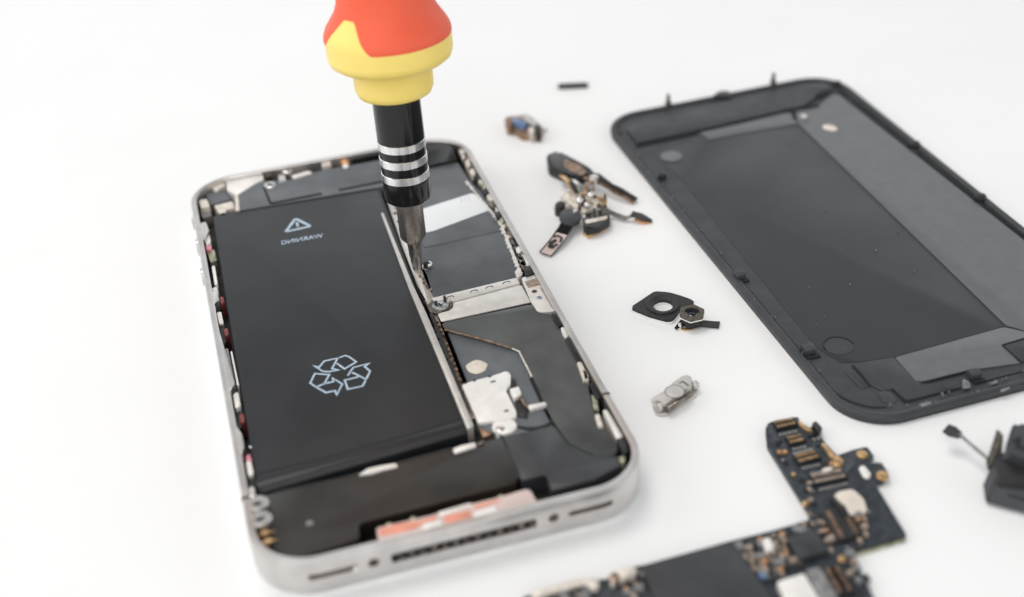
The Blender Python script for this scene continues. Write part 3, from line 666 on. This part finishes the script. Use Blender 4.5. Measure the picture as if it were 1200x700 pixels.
# clips, posts and pins
def clip(x, y, sx=1, h=2.3, big=1.0):
    q = Vector(px(x, y, 1.8)); a = R(15)
    e1, e2 = Vector(cv(1, 0)) - Vector(cv(0, 0)), Vector(cv(0, 1)) - Vector(cv(0, 0))
    pts = [q + e1 * u * big + e2 * v * big for u, v in ((-1.1, -.8), (.5, -1.0), (.9, -.3), (.9, .9), (-1.1, 1.0))]
    o = prism('snap_clip', [tuple(p) for p in pts], 1.0, h, M['cover'], cov, .25)
    pts = [q + e1 * u * big + e2 * v * big for u, v in ((-1.3, -1.9), (.9, -1.9), (1.0, -1.05), (-1.2, -.85))]
    prism('clip_recess', [tuple(p) for p in pts], 1.0, 1.5 if h < 2.6 else 2.0, M['groove'], o, .05)
clip(868, 322); clip(949, 409, big=1.1); clip(1143, 438, h=2.3)
for x, y, r in ((1149, 229, 1.25), (1072, 167, 1.2), (981, 96, 1.0), (772, 181, .0), (724, 152, 1.0), (776, 204, .9)):
    if r:
        q = px(x, y, 2.2); cyl('moulded_post', q, r, .8, 2.3 if x != 724 else 1.7, M['black'], cov, 20, .4)
for x, y in ((783, 123), (906, 98)):
    q = Vector((*px(x, y, 1.7), 1.5)); b = bmesh.new()
    add_lathe(b, q, Vector((0, 0, 1)), [(.75, 0), (.7, 1.1), (.45, 1.3), (.38, 2.3), (.5, 2.6), (.3, 2.9)], 14); obj('locating_pin', b, M['steel_dark'], cov, True)
pp('top_tab', [(835, 113), (842, 107), (852, 106), (858, 109), (856, 114)], .8, 2.0, M['cover_edge'], cov, .3)
q = px(942, 136.5, 1.8); cyl('screw_boss', q, 1.25, 1.2, 1.8, M['grey'], cov, 20, .3)
q = px(942, 135.5, 1.9); cyl('flash_window', q, .7, 1.2, 1.9, M['nickel'], cov, 16, .2)
q = px(972.5, 149.5, 1.5); prism('cream_sticker', ell(q[0], q[1], 1.25, 1.75, 28, .75), 1.2, 1.5, M['sticker'], cov, .1)
# scuffs: small raised shavings of glue and dust
r2 = random.Random(11)
b = bmesh.new()
for i in range(90):
    k = r2.random()
    if k < .4: x, y = r2.uniform(-28.4, -27.4), r2.uniform(-50, 50)
    elif k < .7: x, y = r2.uniform(-22, 26), r2.uniform(-57, -54)
    else: x, y = r2.uniform(-26, 24), r2.uniform(-52, 44)
    q = cv(x, y); s_ = r2.uniform(.04, .12)
    add_prism(b, ell(q[0], q[1], s_ * r2.uniform(1, 2.5), s_, 6, r2.uniform(0, 3)), 1.2, 1.66 if k < .7 else 1.42)
dust = obj('dust_specks', b, M['scuff'], cov); dust['kind'] = 'stuff'
for pts in ([(1128, 444), (1136, 447), (1138, 454), (1128, 455)], [(1162, 448), (1170, 446), (1168, 449), (1160, 451)], [(1172, 457), (1184, 453), (1183, 455), (1174, 458.5)], [(1076, 474), (1092, 470), (1090, 474), (1080, 477)]):
    pp('glue_smear', pts, 1.4, 1.66, M['scuff'], cov, .02, .3)

# ------------------------------------------------------------------ loose parts
def mid(pts, z=0):
    a = P(pts, z); return (sum(p[0] for p in a) / len(a), sum(p[1] for p in a) / len(a), 0)
# thin black strip at the back
o = thing('rubber_strip', 'thin straight black strip lying alone on the table at the top', 'strip', mid([(654, 99), (689, 99)]))
pp('strip_body', [(654, 98), (689, 96.5), (689, 99.5), (654, 101)], 0, .9, M['black'], o, .2, .3)
# small metal piece with blue
o = thing('small_contact_block', 'tiny bronze and blue metal connector block between the screwdriver handle and the cover', 'connector', mid([(590, 150), (635, 150)]))
pp('block_base', [(592, 145), (612, 158), (632, 158), (636, 150), (622, 136), (598, 136)], 0, 1.6, M['bronze'], o, .3)
pp('blue_pad', [(600, 139), (604, 137.5), (617, 144.5), (614, 147), (602, 142.5)], 1.4, 2.9, M['blue'], o, .3)
pp('silver_lid', [(609, 134), (618, 134), (630, 143), (627, 148), (617, 143)], 1.4, 2.7, M['satin'], o, .3)
pp('end_cap', [(619, 150), (625, 148.5), (627, 155), (621, 157)], .5, 2.4, M['cream'], o, .3); pp('end_cap', [(627, 146), (632, 145), (634, 154), (629, 156)], .3, 2.6, M['black'], o, .2)
pp('end_cap', [(591, 139), (597, 136), (602, 146), (594, 149)], .5, 2.4, M['bronze'], o, .3)
strip('loose_lead', [(633, 152, 1.0), (638, 152, .6), (641, 153, .3)], .5, .3, M['grey'], o)

# flex assembly
fx = thing('flex_cable_assembly', 'tangled black and copper flex cable with metal contacts and curled legs, beside the phone', 'flex cable', mid([(640, 200), (750, 270)]))
z = 2.8
arm = pp('upper_arm', [(640, 184), (646, 178), (655, 177.5), (668, 184), (690, 196), (697, 203), (688, 207), (680, 209), (666, 204), (654, 198), (642, 193)], 1.4, z, M['gloss'], fx, .5, .8)
pp('copper_face', [(662, 186), (680, 194), (688, 202), (682, 206), (668, 200), (660, 194)], z - .1, z + .06, M['bronze'], arm, .1, .6)
pp('arm_block', [(641, 192), (655, 198), (668, 205), (666, 208), (652, 203), (643, 198)], 0, 1.5, M['black'], fx, .3, .5)
strip('right_leg', [(686, 206, 2.6), (700, 210, 2.9), (714, 219, 2.2), (722, 224, 1.8), (730, 228, 1.6), (744, 236, .5)], [2.2, 2.5, 1.6, 2.0, 1.6, 2.0], .35, M['bronze'], fx)
strip('right_leg_cover', [(686, 203, 3.1), (700, 206, 3.3), (716, 217, 2.6), (726, 222, 2.3), (746, 234, .8)], [1.0, 1.4, .9, 1.2, 1.0], .3, M['black'], fx)
screw('rivet', 696, 207, 3.9, 1.0, M['silver'], fx, slot=False)
pl = pp('contact_plate', [(656, 230), (664, 226), (682, 218), (694, 224), (711, 237), (699, 243), (684, 249), (668, 240)], 1.6, 2.3, M['cream'], fx, .1, .3)
r3 = random.Random(5)
for i in range(38):
    x, y = r3.gauss(687, 9), r3.gauss(231, 8); a, c = r3.uniform(1.2, 3.2), r3.uniform(1.0, 2.4); th = r3.uniform(0, 3.1)
    pts = [(x + a * math.cos(th + k) * 1.0, y + c * math.sin(th + k)) for k in (0, 1.3, 2.7, 4.2)]
    pp('metal_contact', pts, 1.5, 2.35 + r3.uniform(0, 1.0), M[r3.choice(['silver', 'satin', 'cream', 'bronze', 'ceramic', 'sticker', 'black', 'steel_dark'])], fx, .2, .2)
for x, y, r in ((679, 236, .85), (692, 229, .7), (688, 241, .7)):
    b = bmesh.new(); bmesh.ops.create_uvsphere(b, u_segments=14, v_segments=10, radius=r)
    for v in b.verts: v.co += Vector((*px(x, y, 3.1), 3.1))
    obj('solder_ball', b, M['silver'], fx, True)
for x0, y0, x1, y1, m_ in ((657, 205, 672, 222, 'gold'), (664, 207, 676, 226, 'black'), (700, 229, 709, 240, 'gold'), (668, 210, 684, 224, 'silver'), (690, 212, 686, 228, 'bronze')):
    strip('bent_lead', [(x0, y0, 2.0), ((x0 + x1) / 2, (y0 + y1) / 2 - 2, 3.8), (x1, y1, 3.0)], .9, .25, M[m_], fx)
q = px(668, 254, 2.4); disc = prism('round_pad', ell(q[0], q[1], 2.2, 3.1, 30), 1.9, 2.5, M['foil_dark'], fx, .15)
tail = strip('lower_leg', [(668, 256, 2.1), (662, 268, 1.8), (651, 284, 1.1), (639, 298, .35)], [2.7, 2.7, 2.8, 2.8], .3, M['gloss'], fx)
strip('leg_pink_end', [(658.5, 274.5, 1.85), (651, 284, 1.4), (639.5, 297.5, .62)], [2.3, 2.3, 2.3], .15, M['pink'] if False else M['tape'], fx)
bq = bmesh.new(); pth = [(652, 276), (657, 280), (654, 286), (649, 290), (645, 292)]
for (a, c), (a2, c2) in zip(pth, pth[1:]): pass
for x, y, r in ((646, 284, .55), (650, 282, .45), (647, 289, .6), (652, 287, .35), (644, 288, .4)):
    zz = .65 + (299 - y) / 25 * 1.3; q = px(x, y, zz + .15); add_prism(bq, ell(q[0], q[1], r, r * .9, 12), zz, zz + .22)
obj('dark_traces', bq, M['black'], fx)
strip('dark_trace_curve', [(648, 277.5, 1.9), (654, 276, 2.0), (658.5, 279, 1.9), (656, 284, 1.6)], .45, .1, M['black'], fx)
boxo = pp('black_connector', [(683, 252), (708, 245), (714, 248), (715, 259), (702, 266), (688, 270), (683, 264)], .9, 2.2, M['gloss'], fx, .3, .4)
pp('connector_band', [(685, 258), (712, 253), (711, 256.5), (687, 262)], 1.0, 2.35, M['cream'], boxo, .1)
pp('connector_foot', [(685, 262), (712, 255), (714, 264), (690, 276), (683, 272)], 0, .8, M['gold'], fx, .2)
pp('side_clip', [(651, 238), (657, 235), (663, 238), (656, 245), (650, 243)], .3, 2.2, M['black'], fx, .3); screw('side_bead', 651, 242, 1.6, .5, M['silver'], fx, slot=False)
strip('thin_lead', [(700, 240, 2.4), (710, 246, 1.8), (722, 252, 1.0), (733, 256, .8), (738, 254, 1.2), (742, 252, 1.5)], [1.0, .9, 1.2, 1.3, .9, 1.5], .25, M['steel_dark'], fx)
strip('lead_end', [(740, 250.5, 1.8), (752, 254, 1.3), (764, 259.5, .3)], [1.6, 2.0, .8], .3, M['black'], fx)
strip('lead_pad', [(745, 256, .6), (753, 259, .5), (761, 261, .2)], [1.4, 1.6, .8], .3, M['copper'], fx)

# camera gasket
gk = thing('camera_gasket', 'flat black diamond shaped gasket with a round hole, left of the small camera', 'gasket', mid([(739, 360), (814, 352)]))
gpts = round_poly(P([(738.5, 360), (767, 341), (785, 342.5), (800, 347), (812, 351.5), (814, 354), (797, 363), (789, 373.5), (782, 375), (760, 369)], 1.0), .6, 4)
cH = Vector(px(777, 358.3, 1.0))
def hole_plate(name, outer, c, r, z0, z1, m, parent, n=48):
    b = bmesh.new(); O = []
    # sample the outer polygon at equal angles round the hole
    for i in range(n):
        a = 2 * math.pi * i / n; d = Vector((math.cos(a), math.sin(a))); best = None
        for k in range(len(outer)):
            p, q_ = Vector(outer[k - 1]), Vector(outer[k]); e = q_ - p; den = d.x * e.y - d.y * e.x
            if abs(den) < 1e-9: continue
            w_ = p - c; t_ = (w_.x * e.y - w_.y * e.x) / den; s_ = (w_.x * d.y - w_.y * d.x) / den
            if t_ > 0 and -1e-6 <= s_ <= 1 + 1e-6 and (best is None or t_ > best): best = t_
        O.append((c + d * best, d))
    rows = []
    for zz, f in ((z0, 'i'), (z1, 'i'), (z1, 'o1'), (z1 - .12, 'o'), (z0, 'o')):
        row = []
        for p, d in O:
            if f == 'i': v = c + d * r
            elif f == 'o1': v = p - d * .12
            else: v = p
            row.append(b.verts.new((v.x, v.y, zz)))
        rows.append(row)
    for j in range(5):
        A_, B_ = rows[j], rows[(j + 1) % 5]
        for i in range(n): b.faces.new((A_[i], A_[(i+1) % n], B_[(i+1) % n], B_[i]))
    return obj(name, b, m, parent, True, 35)
gback = [(cH.x + (p[0] - cH.x) * 1.03, cH.y + (p[1] - cH.y) * 1.03 - .12) for p in gpts]
hole_plate('gasket_backing', gback, cH, 1.75, .02, .42, M['white'], gk)
hole_plate('gasket_plate', gpts, cH, 1.8, .42, 1.05, M['gasket'], gk)
b = bmesh.new(); add_ring(b, [(0, .9), (0.05, 1.3), (.2, 1.4), (.45, 1.38), (1.2, 1.0), (1.3, .5), (1.1, .45)], lambda o: ell(cH.x, cH.y + .1, 3.05 - o, 3.05 - o, 40)); obj('gasket_lip', b, M['gasket'], gk, True)
# small camera
cm = thing('small_camera', 'tiny six sided camera module with lens and short black flex tail', 'camera module', mid([(811, 368)]))
cC = Vector(px(811, 365.5, 3.0))
def hexa(r, rot=.25, c=cC): return [(c.x + r * math.cos(rot + k * math.pi / 3), c.y + r * math.sin(rot + k * math.pi / 3)) for k in range(6)]
prism('camera_body', round_poly(hexa(1.95), .3), .6, 2.3, M['gloss'], cm, .1)
prism('camera_band', round_poly(hexa(2.42), .3), 2.2, 2.42, M['shield'], cm, .03)
b = bmesh.new(); ho = round_poly(hexa(2.4), .3); hole_plate('camera_top', ho, cC, 1.35, 2.42, 3.05, M['camhex'], cm)
b = bmesh.new(); add_lathe(b, Vector((cC.x, cC.y, 2.4)), Vector((0, 0, 1)), [(1.4, 0), (1.38, .3), (.75, .12), (.6, .2), (.05, .3)], 32); obj('lens', b, M['lens'], cm, True, 30)
strip('flex_tail', [(804, 378, .8), (814, 379, .7), (826, 379.5, .45), (836, 380.5, .3), (843, 381, .35)], [2.0, 1.7, 1.8, 1.8, 1.9], .2, M['black'], cm)
strip('flex_tail', [(808, 373, 1.2), (800, 379, .8), (791, 385.5, .3)], [2.6, 1.6, .3], .2, M['gloss'], cm)
pp('gold_foot', [(798, 385), (812, 384), (812, 386), (800, 387)], 0, .25, M['gold'], cm, .03)
screw('solder_dot', 797, 379.5, 1.1, .35, M['silver'], cm, slot=False)
# metal button bracket
vb = thing('button_bracket', 'small brushed silver metal bracket with a round centre, alone on the table below the gasket', 'bracket', mid([(791, 462)]))
pp('bracket_base', [(764, 473), (768, 468), (804, 445), (816, 449), (818, 456), (815, 463), (785, 483), (777, 485.5), (769, 484)], 0, .7, M['satin'], vb, .12, .6)
pp('bracket_wall', [(781, 476), (809, 457), (811, 459.5), (783, 479)], .9, 2.0, M['steel_dark'], vb, .1, .2)
top = pp('bracket_top', [(762.5, 467), (770, 463), (781, 457), (789, 448), (801, 440), (808, 439.5), (811, 444), (811, 451), (798, 459), (782, 472), (777, 473), (772, 468.5), (764, 470.5)], 1.9, 2.5, M['satin_light'], vb, .12, .5)
q = px(790.8, 458.5, 2.6); prism('centre_disc', ell(q[0], q[1], 1.5, n=30), 2.4, 2.58, M['satin_light'], top, .06)
b = bmesh.new(); add_ring(b, [(0, 2.45), (0, 2.515), (.12, 2.515), (.12, 2.45)], lambda o: ell(q[0], q[1], 1.68 - o, n=30)); obj('disc_groove', b, M['steel_dark'], top)
ribbon('leaf_slot', [(796, 449), (800, 447), (807, 452)], .3, 2.4, 2.53, M['steel_dark'], top)
for x, y in ((773.5, 476.5), (814.5, 451)):
    b = bmesh.new(); bmesh.ops.create_uvsphere(b, u_segments=16, v_segments=10, radius=.75)
    for v in b.verts: v.co = Vector((v.co.x, v.co.y, v.co.z * 1.1)) + Vector((*px(x, y, 1.5), 1.4))
    obj('bracket_ball', b, M['satin'], vb, True)

# ------------------------------------------------------------------ logic board
pcb = thing('logic_board', 'dark L shaped circuit board crowded with gold connectors and chips, at the lower right', 'circuit board', mid([(950, 640)]))
ZP = 1.0
bp_ = [(897, 503), (900, 496), (910, 492.5), (935, 488.5), (939, 496), (950, 502), (955, 495), (963.5, 502.5), (959, 509), (968, 520), (981, 534), (1000, 527), (1016, 523.5), (1024.5, 535), (1016, 543), (1033, 542), (1042, 556), (1036, 564), (1025, 566), (1062.5, 627), (1000, 646), (1002, 658), (1024, 700), (1060, 765), (640, 765), (612, 700), (640, 692), (686, 681), (715, 678), (727, 670), (744, 664), (755, 662), (856, 634), (905, 622), (949, 609), (947, 600), (899, 522)]
board = pp('board', bp_, .25, ZP, M['pcb'], pcb, .05, .25)
pp('board_solder_edge', [(1003, 647), (1060, 630), (1062, 633), (1004, 650)], .1, .5, M['olive'], pcb, .05, .1)
def dirs(a, c): 
    A, B = Vector(px(*a, ZP)), Vector(px(*c, ZP)); d = (B - A); L_ = d.length; d.normalize(); return A, d, Vector((-d.y, d.x)), L_
def conn(a, c, wd=2.0, rows=2, m='black', pm='gold'):
    """board-to-board connector lying from a to c"""
    A, d, n, L_ = dirs(a, c)
    pts = [A - n * wd/2, A + d * L_ - n * wd/2, A + d * L_ + n * wd/2, A + n * wd/2]
    o = prism('board_connector', [tuple(p) for p in pts], ZP - .1, ZP + .55, M[m], pcb, .08)
    for r_ in range(rows):
        off = (r_ - (rows - 1) / 2) * wd * .56
        q0, q1 = A + d * .3 + n * off, A + d * (L_ - .3) + n * off; b = bmesh.new()
        k = max(4, int(L_ / .42))
        for i in range(k):
            p0 = q0 + (q1 - q0) * (i / k); p1 = q0 + (q1 - q0) * ((i + .62) / k)
            add_ribbon(b, [p0, p1], wd * .27, ZP + .5, ZP + .68)
        obj('pin_row', b, M[pm], o)
    return o
conn((907, 501.5), (932, 496), 1.9); conn((922, 519.5), (942, 515), 1.8); conn((932, 541.5), (959, 534.5), 2.0); conn((951, 565), (990, 557), 2.2, pm='ceramic')
def pad_row(a, c, wd=.45, m_='satin'):
    A, d, n, L_ = dirs(a, c); b = bmesh.new(); k = int(L_ / .5)
    for i in range(k):
        add_ribbon(b, [A + d * (L_ * i / k), A + d * (L_ * (i + .55) / k)], wd, ZP - .02, ZP + .06)
    obj('solder_pad_row', b, M[m_], pcb)
for a, c in (((913, 509.5), (935, 505)), ((929, 527), (946, 523)), ((960, 574), (994, 566.5)), ((950, 556), (984, 548.5)), ((930, 532), (953, 526)), ((940, 549), (962, 544))): pad_row(a, c)
pad_row((948, 600), (952, 606), .4, 'gold')
conn((968, 601), (988, 636), 2.4, 1, pm='bronze'); conn((984, 596), (1005, 631), 2.2, 1, pm='bronze')
conn((968, 668), (985, 700), 2.2, 1, pm='bronze'); conn((978, 666), (997, 698), 1.8, 1, pm='bronze')
pp('white_cap', [(976, 582), (983, 576), (999, 573), (1012, 585), (1016, 598), (1008, 603), (996, 603), (990, 592)], ZP, ZP + .75, M['sticker'], pcb, .12, .4)
pp('black_frame', [(972, 582), (977, 580), (994, 602), (990, 606)], ZP, ZP + .9, M['black'], pcb, .1)
pp('white_pad', [(1006, 548), (1012, 545), (1021, 556), (1018, 561), (1012, 559)], ZP, ZP + .25, M['shield'], pcb, .06, .4)
for x, y, r in ((1010.5, 531.5, .85), (1034.5, 556.5, .95), (944, 589, .5), (930, 555, .35), (1011, 625, .5), (987, 654, .6)):
    q = px(x, y, ZP + .4); o_ = cyl('gold_pad', q, r, ZP - .05, ZP + .35, M['gold'], pcb, 20, .1); 
pp('gold_edge', [(936, 491), (941, 497), (950, 502), (952, 506), (944, 504), (936, 497)], .6, ZP + .3, M['gold'], pcb, .1, .2)
pp('gold_edge', [(966, 519), (980, 535), (988, 541), (985, 546), (976, 540), (962, 520)], .6, ZP + .3, M['gold'], pcb, .1, .2)
pp('gold_edge', [(975, 537), (981, 533), (989, 540), (985, 547), (978, 545)], .6, ZP + .6, M['gold'], pcb, .1, .2)
pp('edge_tab', [(951, 497), (956, 493), (964, 502), (959, 507)], ZP - .2, ZP + .7, M['black'], pcb, .15)
big = pp('processor_chip', [(752, 663), (858, 633.5), (940, 752), (800, 790)], ZP - .1, ZP + 1.2, M['chip'], pcb, .12, .2, label='largest matt black square chip')
pp('square_chip', [(922, 630), (955, 622), (972, 645), (936, 655)], ZP - .1, ZP + 1.1, M['chip'], pcb, .08, .15)
pp('silver_shield', [(910, 682), (942, 672), (968, 716), (930, 726)], ZP, ZP + 1.1, M['shield'], pcb, .15, .3)
pp('grey_chip', [(944, 668), (960, 664), (985, 706), (966, 712)], ZP, ZP + .8, M['grey'], pcb, .1)
# small components: one shared box per kind, copied
r4 = random.Random(21)
def comp_proto(name, m, l_, w_, h_):
    bq = bmesh.new(); add_prism(bq, [(-l_/2, -w_/2), (l_/2, -w_/2), (l_/2, w_/2), (-l_/2, w_/2)], 0, h_, .05)
    for v in bq.verts: v.co *= S
    me = bpy.data.meshes.new(name); bmesh.ops.recalc_face_normals(bq, faces=bq.faces); bq.to_mesh(me); bq.free(); me.materials.append(M[m]); return me
protos = [('capacitor', comp_proto('capacitor', 'ceramic', 1.0, .55, .5)), ('capacitor', comp_proto('capacitor_wide', 'ceramic', 1.3, .8, .6)), ('resistor', comp_proto('resistor', 'black', .9, .5, .3)),
          ('inductor', comp_proto('inductor', 'grey', 1.6, 1.2, .8)), ('solder_joint', comp_proto('solder_joint', 'silver', .5, .5, .35)), ('small_chip', comp_proto('small_chip', 'chip', 2.0, 1.5, .6)), ('copper_pad', comp_proto('copper_pad', 'copper', .9, .7, .5)), ('white_part', comp_proto('white_part', 'shield', 1.5, 1.2, .7))]
ang = PH[2] - .02
def comps(poly, n, weights, jit=.1):
    A, B, C_, D = [Vector(px(*p, ZP)) for p in poly]
    nx = max(1, int(n ** .5 * 1.2)); ny = max(1, -(-n // nx)); cnt = 0
    for j in range(ny):
        for i in range(nx):
            if cnt >= n: return
            u, v = (i + .5 + r4.uniform(-.3, .3)) / nx, (j + .5 + r4.uniform(-.3, .3)) / ny
            p = (A * (1 - u) + B * u) * (1 - v) + (D * (1 - u) + C_ * u) * v
            nm, me = r4.choices(protos, weights)[0]
            o_ = bpy.data.objects.new(nm, me); C.objects.link(o_); o_.parent = pcb
            o_.location = Vector((p.x, p.y, ZP - .02)) * S - pcb.location
            o_.rotation_euler.z = ang + r4.choice([0, math.pi/2]) + r4.uniform(-.05, .05); s_ = r4.uniform(.6, .95); o_.scale = (s_, s_, r4.uniform(.6, 1.0)); cnt += 1
W1 = [5, 2.5, 5, 1, 5, .8, .8, .3]
comps([(862, 640), (918, 624), (925, 654), (880, 668)], 42, W1)
comps([(880, 668), (925, 655), (960, 662), (905, 682)], 26, W1)
comps([(925, 622), (965, 606), (972, 616), (935, 626)], 14, W1)
comps([(960, 622), (968, 620), (984, 648), (976, 652)], 7, W1)
comps([(1000, 602), (1018, 598), (1024, 620), (1010, 624)], 7, [2, 1, 3, .5, 3, 0, 0, 0])
comps([(964, 546), (975, 543), (985, 552), (968, 556)], 7, W1)
comps([(905, 512), (914, 510), (925, 545), (918, 548)], 6, [1, 0, 3, 0, 3, 0, 1, 0])
comps([(945, 508), (953, 506), (968, 524), (958, 528)], 6, [1, 0, 3, 0, 3, 0, 0, 0])
comps([(1003, 606), (1012, 603), (1018, 640), (1006, 642)], 10, [2, 1, 4, 0, 5, 0, .5, 0])
comps([(990, 640), (1004, 640), (1008, 660), (996, 664)], 8, W1)
comps([(935, 560), (946, 558), (962, 592), (950, 596)], 8, [2, 0, 4, 0, 4, 0, 0, 0])
comps([(990, 665), (1004, 662), (1026, 700), (1008, 705)], 7, W1)
comps([(722, 676), (752, 666), (770, 700), (735, 708)], 22, [1, 2, 3, 3, 2, 1, 1, 1])
comps([(636, 696), (690, 683), (700, 700), (650, 712)], 20, [1, 2, 4, 3, 1, 2, 0, 0])
pp('tan_frame', [(621, 694), (684, 677), (690, 680), (693, 686), (684, 684), (626, 699)], ZP - .3, ZP + 1.0, M['cream'], pcb, .15, .3)
pp('tan_frame', [(688, 680), (697, 676), (703, 684), (698, 690), (690, 688)], ZP - .3, ZP + 1.2, M['cream'], pcb, .2, .4)
pp('tan_frame', [(713, 673), (732, 665), (744, 663), (746, 672), (724, 680), (716, 684)], ZP - .3, ZP + 1.1, M['cream'], pcb, .2, .4)
screw('brown_screw', 720, 675.5, ZP + 1.3, .8, M['bronze'], pcb, slot=False)
pp('blue_part', [(888, 672), (894, 670), (899, 676), (892, 678)], ZP, ZP + .6, M['blue'], pcb, .1)
pp('white_part', [(893, 633), (902, 630), (908, 643), (898, 646)], ZP, ZP + .9, M['shield'], pcb, .15)

# ------------------------------------------------------------------ dark module at the right edge
sm = thing('speaker_module', 'dark grey blocky module with a thin wire ending in a paddle, at the right edge', 'speaker module', mid([(1185, 570)]))
strip('wire_paddle', [(1108, 502, 3.6), (1116, 506, 3.5), (1126, 511, 3.3)], [1.9, 2.4, 1.2], .4, M['grey'] if False else M['cover'], sm)
b = bmesh.new(); add_tube(b, [(*px(1124, 509, 3.4), 3.4), (*px(1140, 523, 3.0), 3.0), (*px(1158, 538, 2.6), 2.6), (*px(1166, 546, 2.4), 2.4)], .28); obj('thin_wire', b, M['grey'], sm, True)
b = bmesh.new(); q0, q1 = Vector((*px(1159, 549, 2.2), 2.2)), Vector((*px(1173, 545, 2.4), 2.4)); top_ = Vector((*px(1172, 508, 6.5), 6.5)); top2 = Vector((*px(1176, 511, 6.3), 6.3)); e_ = Vector((.2, -.9, -.1))
vs = [b.verts.new(p) for p in (q0, q1, top2, top_)] + [b.verts.new(p + e_ * -1) for p in (q0, q1, top2, top_)]
for f in ((0, 1, 2, 3), (7, 6, 5, 4), (0, 4, 5, 1), (1, 5, 6, 2), (2, 6, 7, 3), (3, 7, 4, 0)): b.faces.new([vs[i] for i in f])
obj('brown_plate', b, M['camhex'], sm)
pp('module_lower', [(1182, 560), (1190, 550), (1260, 560), (1250, 600), (1180, 580)], 0, 2.0, M['black'], sm, .1, .4)
b = bmesh.new(); loq = [(*px(1154, 590, .6), .6), (*px(1260, 618, .6), .6), (*px(1265, 572, 4.2), 4.2), (*px(1172, 548, 4.2), 4.2)]
vs = [b.verts.new(p) for p in loq] + [b.verts.new((p[0] + 1, p[1] + 4, p[2] - .3)) for p in loq]
for f in ((0, 1, 2, 3), (7, 6, 5, 4), (0, 4, 5, 1), (1, 5, 6, 2), (2, 6, 7, 3), (3, 7, 4, 0)): b.faces.new([vs[i] for i in f])
bmesh.ops.bevel(b, geom=b.edges[:], offset=.25, segments=2, affect='EDGES')
obj('slanted_wall', b, M['cover'], sm, True)
pp('black_gap', [(1165, 547), (1182, 536), (1260, 550), (1260, 572), (1172, 556)], 2, 4.9, M['black'], sm, .2, .4)
up = pp('module_top', [(1177, 527), (1186, 499), (1193, 496), (1260, 508), (1260, 545), (1200, 538)], 4, 6.6, M['cover'], sm, .5, .9)
ribbon('top_groove', [(1188, 518), (1194, 514), (1193, 524), (1206, 528)], .7, 6.5, 6.66, M['groove'], up)
strip('side_fin', [(1163, 535, 3.0), (1168, 546, 2.0), (1172, 556, 1.5)], [2, 3, 2], .6, M['black'], sm)
bpy.context.view_layer.update()
